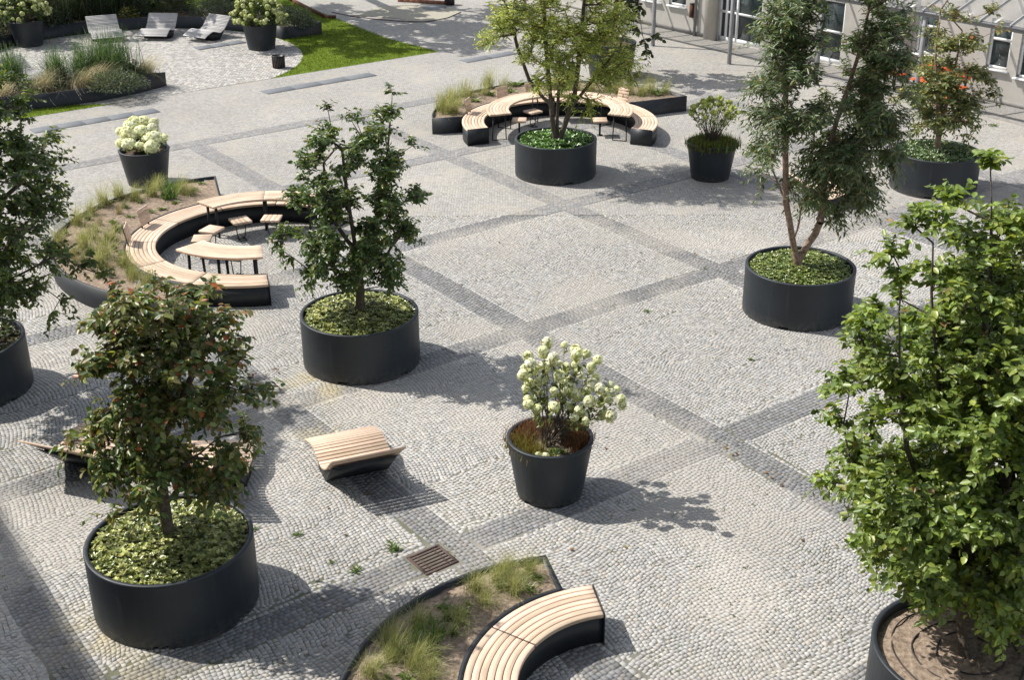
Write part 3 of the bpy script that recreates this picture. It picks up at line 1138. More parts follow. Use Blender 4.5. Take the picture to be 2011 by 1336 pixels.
def lounger(lip, az, label, mat=None, W=1.06, group='wave loungers', scale=1.0):
    # scale shortens the plan length only
    """lip: centre of the raised end; az: direction from there to the leg end"""
    mat = mat or M_WOOD
    root = thing('wave_lounger', label, 'lounger', (*lip, 0), az, group)
    P = np.array(PROF) * np.array([scale, 1.0])
    t = np.linspace(0, len(P) - 1, 400)
    # Catmull-Rom through the profile
    pts = []
    for u in t:
        i = min(int(u), len(P) - 2)
        f = u - i
        p0, p1, p2, p3 = P[max(i - 1, 0)], P[i], P[i + 1], P[min(i + 2, len(P) - 1)]
        pts.append(.5 * ((2 * p1) + (-p0 + p2) * f + (2 * p0 - 5 * p1 + 4 * p2 - p3) * f ** 2 + (-p0 + 3 * p1 - 3 * p2 + p3) * f ** 3))
    pts = np.array(pts)
    s = np.concatenate([[0], np.cumsum(np.hypot(*np.diff(pts, axis=0).T))])
    n = 27
    pitch = s[-1] / n
    wd = pitch - .015
    for i in range(n):
        sm = (i + .5) * pitch
        q = np.array([np.interp(sm, s, pts[:, 0]), np.interp(sm, s, pts[:, 1])])
        q2 = np.array([np.interp(sm + .01, s, pts[:, 0]), np.interp(sm + .01, s, pts[:, 1])])
        d = (q2 - q) / np.hypot(*(q2 - q))
        nn = np.array([-d[1], d[0]])
        V, G = [], []
        for yy in (-W / 2, W / 2):
            for (a, b) in ((-1, -1), (1, -1), (1, 1), (-1, 1)):
                p = q + d * a * wd / 2 + nn * (b * .0125 - .0125)
                V.append((p[0], yy, p[1]))
                G.append((yy, a * wd / 2, b * .01))
        m = MB().add(V, [np.array([(0, 1, 2, 3), (7, 6, 5, 4), (0, 4, 5, 1), (1, 5, 6, 2), (2, 6, 7, 3), (3, 7, 4, 0)])], None, np.array(G))
        arc_bevel(put('slat', m.mesh('slat', mat), root), .003)
    # side ribs following the curve, and a tapering dark base
    for yy in (-W / 2 + .10, W / 2 - .10, 0):
        low = pts[70::15] - np.array([0, .03])
        m = MB()
        k = len(low)
        V = []
        for p in low:
            for (dy, dz) in ((-.02, 0), (.02, 0), (.02, -.035), (-.02, -.035)):
                V.append((p[0], yy + dy, p[1] + dz))
        Fq = []
        for i in range(k - 1):
            for j in range(4):
                j2 = (j + 1) % 4
                Fq.append((i * 4 + j, i * 4 + 4 + j, i * 4 + 4 + j2, i * 4 + j2))
        Fq += [(0, 1, 2, 3), ((k - 1) * 4 + 3, (k - 1) * 4 + 2, (k - 1) * 4 + 1, (k - 1) * 4)]
        put('rib', m.add(V, Fq).mesh('rib', M_METAL), root)
    top = [(a, b - .07) for a, b in P if .15 * scale < a < 1.4 * scale]
    x0, x1 = .74 * scale, 1.12 * scale
    poly = [(x0, 0.0), (x1, 0.0)] + [(a, b) for a, b in top[::-1]]
    V = [(a, -W / 2 + .06, b) for a, b in poly] + [(a, W / 2 - .06, b) for a, b in poly]
    k = len(poly)
    Fq = [tuple(range(k)), tuple(range(2 * k - 1, k - 1, -1))] + [(i, k + i, k + (i + 1) % k, (i + 1) % k) for i in range(k)]
    put('base', MB().add(V, Fq).mesh('base', M_METAL), root)
    return root


lounger((-1.975, 15.11), R(112), 'larch slatted wave lounger standing alone right of the near left tree')
lounger((-6.45, 15.36), R(70), 'larch slatted wave lounger at the left edge in tree shade')
lounger((-4.27, 14.76), R(90), 'larch slatted wave lounger in the middle behind the near left planter')
lounger((6.35, 27.55), R(15), 'larch slatted wave lounger hidden behind the willow-leaved tree')
lounger((-15.0, 47.08), R(-66), 'pale weathered lounger leftmost of three facing the court', M_GREYWOOD, 1.1, 'weathered loungers on the court', .80)
lounger((-12.79, 47.45), R(-96), 'pale weathered lounger in the middle of three facing the court', M_GREYWOOD, 1.1, 'weathered loungers on the court', .80)
lounger((-10.62, 47.05), R(-123), 'pale weathered lounger rightmost of three, beside the flowering pot', M_GREYWOOD, 1.1, 'weathered loungers on the court', .80)
lounger((-15.9, 40.1), R(-25), 'pale weathered lounger half hidden behind the front grasses', M_GREYWOOD, 1.1, 'weathered loungers on the court', .80)


# ------------------------------------------------------------------ plants
def leaf_geo(P, D, N, L, W, fold=.16, curl=.12):
    P, D, N = (np.asarray(q, float) for q in (P, D, N))
    D = D / (np.linalg.norm(D, axis=1)[:, None] + 1e-9)
    S = np.cross(D, N)
    S /= np.linalg.norm(S, axis=1)[:, None] + 1e-9
    N = np.cross(S, D)
    L = np.asarray(L)[:, None]
    W = np.asarray(W)[:, None]
    v1 = P + D * L * .33 + S * W * .5 + N * W * fold
    v2 = P + D * L * .68 + S * W * .40 + N * (W * fold - L * curl * .4)
    v3 = P + D * L - N * L * curl
    v4 = P + D * L * .68 - S * W * .40 + N * (W * fold - L * curl * .4)
    v5 = P + D * L * .33 - S * W * .5 + N * W * fold
    V = np.stack([P, v1, v2, v3, v4, v5], 1)
    n = len(P)
    q = (np.arange(n)[:, None, None] * 6 + np.array([(0, 1, 2, 3), (0, 3, 4, 5)])[None]).reshape(-1, 4)
    return V.reshape(-1, 3), q


def pick(palette, n, jit=.16):
    cols = np.array([p[0] for p in palette], float)
    w = np.array([p[1] for p in palette], float)
    i = rng.choice(len(cols), n, p=w / w.sum())
    return cols[i] * rng.normal(1, jit, n).clip(.5, 1.6)[:, None]


def rnd_unit(n):
    v = rng.normal(size=(n, 3))
    return v / np.linalg.norm(v, axis=1)[:, None]


def tree(name, label, trunks, blobs, Y, natt, twigs, lpt, L, Wr, palette, base, bark=None, twig_len=.28, droop=.35,
         depth=.8, rtip=.004, rpow=.46, single=0, cat='tree', group=None, world=False, fold=.16, curl=.12, mat=None, tip_pal=None, rmax=.2, spread=1.0, bright=1.65, upn=.5):
    bark = bark or M_BARK
    mat = mat or M_LEAF
    base = np.array(base, float)
    root = thing(name, label, cat, tuple(base), 0, group)
    if world:
        C = np.array([b[:3] for b in blobs], float)
        Rr = np.array([b[3] for b in blobs], float)
    else:
        C = np.array([at(b[0], b[1], Y) for b in blobs])
        Rr = np.array([b[2] / (F_PX / depth_of(c)) for b, c in zip(blobs, C)])
    Rr = np.maximum(Rr - .34 * twig_len, .06) if not world else Rr
    wgt = Rr ** 2
    cx, cz = np.average(C[:, 0], weights=wgt), np.average(C[:, 2], weights=wgt)
    hx = np.max(np.abs(C[:, 0] - cx) + Rr)
    hz = np.max(np.abs(C[:, 2] - cz) + Rr)
    cnt = np.maximum(1, np.round(natt * wgt / wgt.sum())).astype(int)
    att = []
    for c, r, k in zip(C, Rr, cnt):
        rho = min(1, math.hypot((c[0] - cx) / hx, (c[2] - cz) / hz))
        amp = depth * hx * math.sqrt(max(0, 1 - rho ** 2))
        for _ in range(k):
            u = rnd_unit(1)[0] * (rng.random() ** .45) * r * .92
            dy = 0 if world else rng.uniform(-1, 1) * max(0, amp - r * .5)
            if world:
                p = c + u
            else:
                # foreshortening: keep the clump's height in the view by lifting the far ones a little less than the ray would
                p = c + u + np.array([0, dy, -.18 * dy])
            att.append(p)
    att = np.array(att)
    # branch graph
    nodes, par = [], []
    for tl in trunks:
        start = len(nodes)
        pts = np.array([q if world else at(q[0], q[1], Y) for q in tl], float)
        if len(nodes) == 0:
            pts[0] = base
        tt = np.linspace(0, len(pts) - 1, (len(pts) - 1) * 3 + 1)
        pp = np.stack([np.interp(tt, np.arange(len(pts)), pts[:, i]) for i in range(3)], 1)
        pp[1:, 1] += np.cumsum(rng.normal(0, .03, len(pp) - 1))
        if start == 0:
            pr = -1
        else:
            pr = int(np.argmin(np.linalg.norm(np.array(nodes) - pp[0], axis=1)))
            pp = pp[1:]
        for p in pp:
            nodes.append(p)
            par.append(pr)
            pr = len(nodes) - 1
    ntr = len(nodes)
    order = np.argsort(np.min(np.linalg.norm(att[:, None] - np.array(nodes)[None], axis=2), axis=1))
    ends = []
    for ai in order:
        a = att[ai]
        NN = np.array(nodes)
        dv = a - NN
        dist = np.linalg.norm(dv, axis=1)
        cost = dist + np.maximum(0, -dv[:, 2]) * 1.3 + (np.arange(len(NN)) < 2) * .5
        j = int(np.argmin(cost))
        seg = max(1, int(dist[j] / .30))
        prv = j
        p0 = NN[j]
        for s_ in range(1, seg + 1):
            f = s_ / seg
            q = p0 + dv[j] * f + np.array([0, 0, .10 * dist[j] * f * (1 - f)]) + (rng.normal(0, .022 * dist[j], 3) if s_ < seg else 0)
            nodes.append(q)
            par.append(prv)
            prv = len(nodes) - 1
        ends.append(prv)
    nodes = np.array(nodes)
    load = np.zeros(len(nodes))
    for e in ends:
        j = e
        while j >= 0:
            load[j] += 1
            j = par[j]
    rad = rtip * 1.5 * np.maximum(load, 1) ** rpow
    rad = np.minimum(rad, rmax)
    tm = MB()
    for i in range(len(nodes)):
        j = par[i]
        if j < 0:
            continue
        r1 = rad[i]
        r0 = min(rad[j], r1 * 1.5 + .004)
        tm.tube(np.array([nodes[j], nodes[i]]) - base, [r0, r1], 7 if r0 > .03 else 5, cap=False)
    # twigs with leaves
    ctr = np.array([cx, Y if not world else C[:, 1].mean(), cz - hz * .35])
    Pn, Dn, Nn, tipf = [], [], [], []
    for e, ai in zip(ends, order):
        a = nodes[e]
        out = a - ctr
        out /= np.linalg.norm(out) + 1e-9
        for _ in range(twigs):
            d = out * .55 * spread + rnd_unit(1)[0] * .75 + np.array([0, 0, .25])
            d /= np.linalg.norm(d)
            ln = twig_len * rng.uniform(.6, 1.3)
            k = lpt
            f = (np.arange(k) + .6 + rng.uniform(-.2, .2, k)) / k
            sag = np.array([0, 0, -1.0]) * droop * ln * .6
            pts = a + d * ln * f[:, None] + sag * (f ** 2)[:, None]
            tm.tube(np.array([a, a + d * ln * .5 + sag * .25, a + d * ln + sag]) - base, [rtip * .9, rtip * .7, rtip * .3], 3, cap=False)
            side = np.cross(d, np.array([0, 0, 1.0]))
            side /= np.linalg.norm(side) + 1e-9
            alt = np.where(np.arange(k) % 2 == 0, 1, -1)
            ld = d * .55 + side * (alt * .75)[:, None] + np.array([0, 0, -droop]) + rng.normal(0, .28, (k, 3))
            nrm = np.array([0, 0, 1.0]) * upn + out * .6 + rng.normal(0, .48, (k, 3))
            Pn.append(pts)
            Dn.append(ld)
            Nn.append(nrm)
            tipf.append(np.full(k, (a[2] - (cz - hz)) / (2 * hz)))
    Pn, Dn, Nn, tipf = (np.concatenate(q) for q in (Pn, Dn, Nn, tipf))
    n = len(Pn)
    Ls = L * rng.uniform(.7, 1.25, n)
    Ws = Ls * Wr * rng.uniform(.85, 1.15, n)
    T = pick(palette, n) * bright
    if tip_pal:
        m = rng.random(n) < (tipf.clip(0, 1) ** 2) * tip_pal[1]
        T[m] = pick(tip_pal[0], int(m.sum())) * min(bright, 1.4)
    put('trunk', tm.mesh('trunk', bark, True), root)
    near = np.array([], int)
    if single:
        dd = depth_of(Pn + 0) - Ls * 2
        pxy = pix(Pn)
        vis = (pxy[:, 0] > 4) & (pxy[:, 0] < 2007) & (pxy[:, 1] > 4) & (pxy[:, 1] < 1330)
        near = np.argsort(np.where(vis, dd, 1e9))[:single]
    rest = np.setdiff1d(np.arange(n), near)
    V, q = leaf_geo(Pn[rest] - base, Dn[rest], Nn[rest], Ls[rest], Ws[rest], fold, curl)
    put('crown', MB().add(V, [q], np.repeat(T[rest], 6, 0)).mesh('crown', mat), root, kind='stuff')
    if single:
        kinds = []
        for c in pick(palette, 10) * bright:
            V, q = leaf_geo([(0, 0, 0)], [(0, 1, 0)], [(0, 0, 1)], [1.0], [Wr], fold, curl)
            kinds.append(MB().add(V, [q], c).mesh('leaf', mat))
        for i in near:
            d = Dn[i] / np.linalg.norm(Dn[i])
            s_ = np.cross(d, Nn[i])
            s_ /= np.linalg.norm(s_)
            nn = np.cross(s_, d)
            p = Pn[i] - base
            l_ = Ls[i]
            put('leaf', kinds[rng.integers(10)], root, mw=Matrix(((s_[0] * l_, d[0] * l_, nn[0] * l_, p[0]), (s_[1] * l_, d[1] * l_, nn[1] * l_, p[1]), (s_[2] * l_, d[2] * l_, nn[2] * l_, p[2]), (0, 0, 0, 1))))
    return root


DG, MG, OL, YG = (.030, .050, .017), (.050, .078, .022), (.085, .098, .028), (.14, .165, .04)
RD, BRN = (.26, .075, .028), (.16, .085, .035)

tree('olive_tree', 'small dark olive tree with russet top leaves in the near left planter',
     [[(331, 1052), (322, 990), (316, 930), (308, 840), (300, 740), (292, 660)], [(312, 880), (350, 800), (385, 720)], [(318, 950), (260, 900), (215, 850)], [(318, 940), (380, 900), (430, 870)], [(306, 820), (250, 720), (235, 640)]],
     [(350, 610, 58), (265, 590, 50), (205, 640, 40), (420, 645, 42), (400, 580, 28), (250, 700, 72), (350, 690, 75), (440, 720, 40), (185, 730, 28), (300, 800, 85), (410, 790, 55), (485, 775, 28), (205, 840, 45), (155, 850, 22), (455, 860, 36), (330, 900, 72), (245, 900, 46), (430, 920, 46), (395, 955, 28), (268, 970, 22), (300, 945, 36), (215, 1012, 14), (520, 770, 8), (340, 560, 18), (462, 655, 16)],
     12.873, 330, 5, 8, .094, .56, [(DG, 2.6), (MG, 2.6), (OL, 3), ((.078, .070, .026), 3), (BRN, .12)], (*POT['A'], .74), twig_len=.26, droop=.55, single=300, tip_pal=([(RD, 1), (OL, 4), (BRN, 1)], .35), depth=.6, bright=2.15, rtip=.0042, rpow=.42, group=None)
tree('dogwood_tree', 'small dark green tree with bare lower trunk in the middle round planter',
     [[(712, 618), (708, 570), (704, 520), (692, 440), (680, 360), (672, 290)], [(706, 540), (730, 480), (745, 400), (760, 300), (768, 200)], [(708, 570), (640, 510), (600, 440)], [(704, 530), (760, 500), (790, 440)], [(700, 500), (645, 420), (635, 320)]],
     [(766, 182, 14), (760, 230, 28), (642, 225, 14), (640, 275, 40), (730, 275, 44), (690, 235, 20), (612, 325, 34), (760, 335, 46), (685, 335, 36), (808, 285, 13), (592, 392, 34), (660, 410, 52), (750, 400, 50), (808, 392, 28), (572, 462, 28), (640, 480, 50), (720, 480, 52), (790, 460, 36), (565, 500, 20), (622, 530, 28), (690, 535, 34), (760, 528, 36), (615, 550, 12), (770, 558, 14), (645, 360, 30)],
     19.63, 330, 5, 8, .085, .54, [(DG, 4), (MG, 3.5), (OL, 1), ((.022, .04, .014), 2)], (*POT['B'], .74), twig_len=.24, droop=.5, single=300, rtip=.004, rpow=.44, bright=2.2, depth=.7, tip_pal=([(OL, 3), (YG, 1), (BRN, .3)], .35))
tree('willow_leaf_tree', 'tall dark tree with narrow willow-like leaves on forked pale stems',
     [[(1566, 523), (1556, 471), (1542, 393), (1541, 300), (1542, 200), (1550, 90), (1560, -30)], [(1566, 512), (1602, 463), (1614, 422), (1622, 315), (1650, 220), (1690, 100), (1715, -20)], [(1558, 480), (1571, 440), (1580, 380), (1600, 280)], [(1542, 395), (1520, 340), (1500, 270)], [(1618, 360), (1680, 290), (1730, 230)]],
     [(1530, 60, 66), (1555, 140, 66), (1505, 170, 36), (1535, 230, 56), (1485, 230, 22), (1585, 90, 40), (1575, 20, 56), (1515, 290, 40), (1490, 330, 18), (1590, 230, 46), (1735, 50, 50), (1705, 90, 44), (1725, 115, 46), (1690, 215, 40), (1705, 170, 56), (1745, 130, 46), (1715, 240, 62), (1655, 290, 64), (1735, 300, 38), (1615, 320, 56), (1680, 360, 46), (1610, 385, 34), (1640, 420, 30), (1560, 365, 26), (1500, 345, 12), (1715, -20, 56), (1585, -60, 66), (1660, 335, 46), (1770, 190, 26), (1700, 400, 26), (1640, 200, 32)],
     21.645, 700, 6, 9, .108, .27, [((.028, .046, .021), 4), ((.044, .064, .029), 3), ((.072, .088, .038), 1.6), ((.10, .085, .035), .25)], (*POT['C'], .76), bark=M_REDBARK, twig_len=.34, droop=.55, rtip=.004, rpow=.40, fold=.10, curl=.10, depth=.75, bright=2.4)
tree('pale_green_tree', 'airy pale green tree with several slim stems in the far planter',
     [[(1095, 285), (1086, 245), (1080, 180), (1072, 90), (1066, -20)], [(1097, 280), (1112, 235), (1128, 190), (1140, 90), (1150, -30)], [(1082, 210), (1040, 160), (1015, 90), (1000, 20)], [(1096, 283), (1094, 240), (1096, 200), (1100, 120)], [(1124, 205), (1170, 150), (1220, 90)]],
     [(1010, 30, 52), (970, 80, 26), (948, 92, 12), (1080, 60, 62), (1150, 80, 62), (1200, 40, 56), (1215, 115, 40), (1100, 130, 50), (1035, 110, 30), (1180, 150, 42), (1235, 150, 22), (1120, 190, 22), (1155, 200, 24), (1080, -30, 70), (1180, -40, 70), (1000, -20, 46), (1060, 165, 26), (1140, 220, 12), (990, 60, 30)],
     30.112, 520, 5, 11, .10, .26, [((.105, .132, .030), 4), ((.145, .165, .042), 3), ((.065, .092, .022), 2), ((.19, .165, .05), 1)], (*POT['D'], .78), twig_len=.34, droop=.3, rtip=.0045, rpow=.42, fold=.1, depth=.75, bright=2.7, tip_pal=([((.16, .15, .045), 1)], .25))
tree('olive_green_tree', 'small olive green tree with reddish stems in the upper right planter',
     [[(1840, 280), (1841, 240), (1838, 180), (1834, 110), (1838, 40)], [(1842, 262), (1858, 205), (1875, 140), (1890, 60)], [(1840, 262), (1815, 225), (1796, 190)], [(1843, 250), (1880, 225), (1915, 200)]],
     [(1800, 190, 30), (1850, 150, 44), (1880, 205, 44), (1830, 228, 36), (1915, 150, 30), (1940, 182, 18), (1890, 95, 36), (1848, 85, 30), (1880, 32, 22), (1928, 22, 18), (1800, 130, 22), (1955, 62, 12), (1815, 250, 18), (1885, 240, 26), (1915, 245, 12), (1850, 22, 14), (1840, 180, 40), (1860, -20, 26)],
     28.871, 210, 6, 7, .10, .48, [((.050, .066, .025), 4), ((.075, .088, .034), 3), ((.11, .11, .04), 1.2), (RD, .04), ((.20, .17, .04), .15)], (*POT['E'], .78), bark=M_REDBARK, twig_len=.3, droop=.5, rtip=.0045, rpow=.44, bright=2.4, tip_pal=([((.13, .125, .045), 1), (BRN, .08)], .5))
tree('ironwood_tree', 'big bright green broad-leaved tree filling the right edge of the picture',
     [[(1885, 1235), (1888, 1150), (1893, 1050), (1900, 940), (1910, 820), (1925, 680), (1935, 520), (1940, 380)], [(1890, 1120), (1830, 1000), (1780, 880), (1765, 740), (1757, 600)], [(1890, 1130), (1960, 1010), (2000, 880), (2010, 720)], [(1893, 1060), (1780, 1010), (1700, 960), (1670, 900)], [(1905, 880), (1840, 760), (1830, 620), (1835, 480)], [(1888, 1160), (1960, 1130), (2040, 1080)]],
     [(1752, 505, 14), (1765, 545, 24), (1775, 600, 30), (1755, 650, 34), (1690, 645, 26), (1720, 690, 34), (1655, 760, 18), (1690, 790, 34), (1750, 730, 50), (1665, 860, 20), (1645, 960, 14), (1680, 1000, 30), (1720, 1070, 34), (1700, 920, 44), (1945, 325, 30), (1885, 400, 36), (1830, 430, 20), (1900, 480, 46), (1975, 450, 48), (1855, 560, 44), (1930, 580, 66), (2000, 560, 70), (1890, 680, 70), (1820, 690, 40), (1960, 720, 90), (1790, 800, 60), (1860, 800, 80), (1980, 840, 100), (1760, 960, 66), (1860, 960, 100), (1980, 1000, 100), (1800, 1080, 66), (1890, 1100, 80), (1985, 1120, 66), (1935, 1190, 40), (1995, 1215, 36), (1800, 1145, 20), (2060, 700, 110), (2070, 900, 110), (2060, 500, 70), (2070, 1080, 90), (1790, 440, 10), (1740, 1020, 50)],
     10.9, 1050, 6, 9, .086, .6, [((.078, .110, .024), 4), ((.105, .142, .032), 3.4), ((.050, .078, .019), 2.5), ((.15, .175, .04), 1.3), ((.17, .11, .05), .07)], (POT['F'][0], POT['F'][1], .79), twig_len=.24, droop=.45, single=300, rtip=.0034, rpow=.43, depth=.85, bright=1.95)
tree('hornbeam_tree', 'dense dark green tree overhanging the left edge above its planter',
     [[(-72, 705), (-70, 620), (-60, 500), (-40, 380), (-20, 260)], [(-66, 560), (20, 480), (80, 400)], [(-66, 590), (40, 540), (140, 490)], [(-64, 540), (-120, 420), (-140, 300)], [(-50, 440), (40, 360), (70, 300)]],
     [(-1, 225, 42), (34, 290, 50), (74, 335, 34), (9, 340, 56), (62, 400, 40), (14, 430, 64), (82, 450, 28), (-26, 500, 64), (59, 510, 40), (139, 490, 20), (159, 525, 20), (34, 560, 40), (-6, 585, 30), (72, 558, 26), (199, 538, 14), (174, 515, 14), (106, 612, 10), (-86, 300, 90), (-116, 440, 110), (-126, 210, 80), (-26, 190, 24), (-66, 150, 60), (32, 210, 18), (219, 565, 8), (9, 165, 10), (114, 590, 10)],
     18.61, 420, 6, 8, .09, .56, [((.034, .052, .016), 4), ((.055, .078, .022), 3), ((.022, .036, .012), 2), (OL, .8)], (*POT['G'], .74), twig_len=.27, droop=.45, single=300, rtip=.004, rpow=.43, bright=2.3)
tree('shaded_tree', 'dark shaded tree whose hanging twig dangles before the first canopy post',
     [[(1199, 95), (1205, 40), (1215, -40), (1225, -120)], [(1208, 20), (1240, -20), (1255, 20), (1262, 70)]],
     [(1250, 20, 30), (1225, -10, 46), (1255, 50, 18), (1262, 80, 10), (1284, 70, 8), (1270, 96, 7), (1200, -60, 70), (1270, -50, 60), (1250, -110, 80)],
     HP_[1], 90, 4, 7, .16, .6, [((.018, .026, .012), 3), ((.03, .04, .016), 2), ((.07, .06, .03), .5)], (*HP_, .9), twig_len=.3, droop=.5)
# trees beyond the lawn whose crowns shade it
for i, (tx, ty, x0, x1, y0, y1, na, lab) in enumerate([(-9.0, 57.5, -13.5, -5.0, 46.8, 54.5, 330, 'tall tree beyond the lawn, right of the group above the frame'), (-16.0, 58.0, -18.6, -13.0, 49.5, 55.5, 130, 'tall tree beyond the lawn, middle of the group above the frame'), (-25.5, 51.0, -26.0, -20.0, 46.8, 52.5, 120, 'tall tree beyond the lawn, left of the group above the frame')]):
    nb = int((x1 - x0) * (y1 - y0) / 1.9)
    bl = [(rng.uniform(x0, x1), rng.uniform(y0, y1), rng.uniform(5.5, 9.5), rng.uniform(.8, 1.4)) for _ in range(nb)]
    mx_, my_ = (x0 + x1) / 2, (y0 + y1) / 2
    tree('tall_tree', lab, [[(tx, ty, 0), (tx + .1, ty - .6, 2.6), ((tx + mx_) / 2, (ty + my_) / 2, 5), (mx_, my_, 7.5)]], bl, my_, na, 5, 7, .26, .6, [(DG, 2), (MG, 2)], (tx, ty, 0), world=True, twig_len=.55, rtip=.012, group='tall trees beyond the lawn')


# ------------------------------------------------------------------ ground cover in the pots
def ground_cover(c, label, n, L, Wr, pal, R0=.92, z0=.80, dome=.10, leaves=6, mat=None, tilt=.55, hole=.05):
    r = R0 * np.sqrt(rng.random(n))
    a = rng.random(n) * 2 * PI
    bump = .06 * (fbm(r * np.cos(a) * 6 + 40 + c[0], r * np.sin(a) * 6 + 40) - .5)
    z = z0 + dome * (1 - (r / R0) ** 2.5) + bump + rng.normal(0, .018, n)
    P = np.stack([r * np.cos(a), r * np.sin(a), z], -1)
    P = P[r > hole]
    n = len(P)
    k = leaves
    aa = rng.random((n, 1)) * 6.28 + np.arange(k)[None] / k * 2 * PI + rng.normal(0, .25, (n, k))
    D = np.stack([np.cos(aa), np.sin(aa), tilt + rng.normal(0, .25, (n, k))], -1)
    lean = rng.normal(0, .25, (n, 1, 3))
    D = (D + lean).reshape(-1, 3)
    Nn = np.array([0, 0, 1.0]) - D * .3 + rng.normal(0, .15, D.shape)
    PP = np.repeat(P, k, 0)
    Ls = L * rng.uniform(.7, 1.25, n * k)
    V, q = leaf_geo(PP, D, Nn, Ls, Ls * Wr, .12, .15)
    T = np.repeat(pick(pal, n, .2), k, 0) * rng.normal(1, .12, n * k)[:, None]
    me = MB().add(V, [q], np.repeat(T, 6, 0)).mesh('ground_cover', mat or M_GLOSSLEAF)
    return put('ground_cover', me, None, (*c, 0), kind='stuff', label=label, category='ground cover')


YL = [((.28, .31, .095), 4), ((.42, .43, .16), 2.6), ((.14, .175, .05), 2.5)]
ground_cover(POT['A'], 'yellow-green glossy ground cover filling the near left planter', 2300, .054, .62, YL, tilt=.35, z0=.83, dome=.12)
ground_cover(POT['B'], 'yellow-green ground cover filling the middle planter around a dark trunk', 2200, .054, .62, YL, z0=.83, tilt=.35, dome=.12)
ground_cover(POT['C'], 'fine mid-green ground cover carpeting the willow-leaved tree planter', 2600, .046, .62, [((.17, .22, .055), 4), ((.24, .28, .08), 2), ((.11, .16, .04), 3)], dome=.07, z0=.82)
ground_cover(POT['D'], 'glossy deep green leafy ground cover in the far ring planter', 650, .10, .5, [((.09, .19, .038), 4), ((.14, .25, .06), 3), ((.065, .14, .03), 2)], dome=.05, z0=.80, hole=.12)
ground_cover(POT['E'], 'grey-green sage-like ground cover in the upper right planter', 800, .10, .36, [((.16, .235, .11), 4), ((.22, .29, .15), 2), ((.11, .16, .075), 2)], dome=.10, z0=.82, tilt=.9)
ground_cover(POT['G'], 'sparse dark ground cover in the shaded planter at the left edge', 260, .09, .6, [((.06, .085, .022), 3), ((.09, .11, .03), 2)], dome=.05, z0=.80)

# hoses on the soil of the front right planter
hs = thing('irrigation_hose', 'black drip hose coiled in rings on the bare soil at the lower right', 'hose', (*POT['F'], 0))
for r_, a0, a1 in ((.78, .3, 6.1), (.56, -.2, 5.9), (.34, .6, 6.6)):
    a = np.linspace(a0, a1, 60)
    rr = r_ + .02 * np.sin(a * 3 + r_ * 9)
    put('hose_ring', MB().tube(np.stack([rr * np.cos(a), rr * np.sin(a), .838 - .03 * (rr / .94) ** 2 + .008 * np.sin(a * 5 + r_ * 20)], -1), .009, 6).mesh('hose_ring', M_HOSE, True), hs)


# ------------------------------------------------------------------ hydrangeas
def floret_head(n, r, elong, pal, fl, core):
    m = MB()
    u = rnd_unit(n)
    u[:, 2] = np.abs(u[:, 2]) * np.where(rng.random(n) < .82, 1, -1)
    P = u * np.array([r, r, r * elong]) * rng.uniform(.9, 1.06, n)[:, None]
    t1 = np.cross(u, rnd_unit(n))
    t1 /= np.linalg.norm(t1, axis=1)[:, None]
    t2 = np.cross(u, t1)
    T = pick(pal, n, .1) * (rng.uniform(.84, 1.06) * np.array([1, rng.uniform(.97, 1.03), rng.uniform(.9, 1.12)]))
    s_ = fl * rng.uniform(.75, 1.2, n)[:, None]
    c = P + u * s_ * .12
    V = np.stack([P + t1 * s_, P + t2 * s_, P - t1 * s_, P - t2 * s_, c], 1)
    f = np.array([(0, 1, 4), (1, 2, 4), (2, 3, 4), (3, 0, 4)])
    q = (np.arange(n)[:, None, None] * 5 + f[None]).reshape(-1, 3)
    m.add(V.reshape(-1, 3), [q], np.repeat(T, 5, 0))
    m.lathe([(.001, -r * elong * .8), (r * .6, -r * elong * .55), (r * .84, 0), (r * .6, r * elong * .6), (.001, r * elong * .85)], 10, tint=core)
    return m.mesh('flower_head', M_PETAL)


def hydrangea(c, label, heads, meshes, leaf_pal, z0, nleaf=5, L=.09, group='hydrangeas in pots', stem_c=None, stems=True, nst=9, Wr=.62):
    base = np.array([*c, z0])
    root = thing('hydrangea', label, 'shrub', tuple(base), 0, group)
    st = MB()
    P_, D_, N_ = [], [], []
    feet = [np.array([rng.normal(0, .09), rng.normal(0, .09), 0]) for _ in range(nst)]
    for h in heads:
        p = np.asarray(h) - base
        f = feet[rng.integers(nst)]
        mid = f * .4 + p * .5 + np.array([0, 0, .06])
        st.tube([f, mid, p], [.007, .004, .003], 4, cap=False)
        k = nleaf
        tt = rng.uniform(.55, 1.0, k)
        q = f + (p - f) * tt[:, None]
        out = p / (np.linalg.norm(p) + 1e-9)
        P_.append(q)
        D_.append(rng.normal(0, .6, (k, 3)) + out * .3 + np.array([0, 0, -.1]))
        N_.append(np.array([0, 0, 1.0]) + rng.normal(0, .35, (k, 3)))
        o = put('flower_head', meshes[rng.integers(len(meshes))], root, tuple(p), rng.random() * 6)
        sc_ = rng.uniform(.68, 1.18)
        o.scale = (sc_, sc_ * rng.uniform(.88, 1.1), sc_ * rng.uniform(.8, 1.15))
        o.rotation_euler = (rng.normal(0, .25), rng.normal(0, .25), rng.random() * 6)
    put('stems', st.mesh('stems', M_BARK), root)
    P_, D_, N_ = (np.concatenate(x) for x in (P_, D_, N_))
    Ls = L * rng.uniform(.7, 1.2, len(P_))
    V, q = leaf_geo(P_, D_, N_, Ls, Ls * Wr)
    put('foliage', MB().add(V, [q], np.repeat(pick(leaf_pal, len(P_)), 6, 0)).mesh('foliage', M_LEAF), root, kind='stuff')
    return root


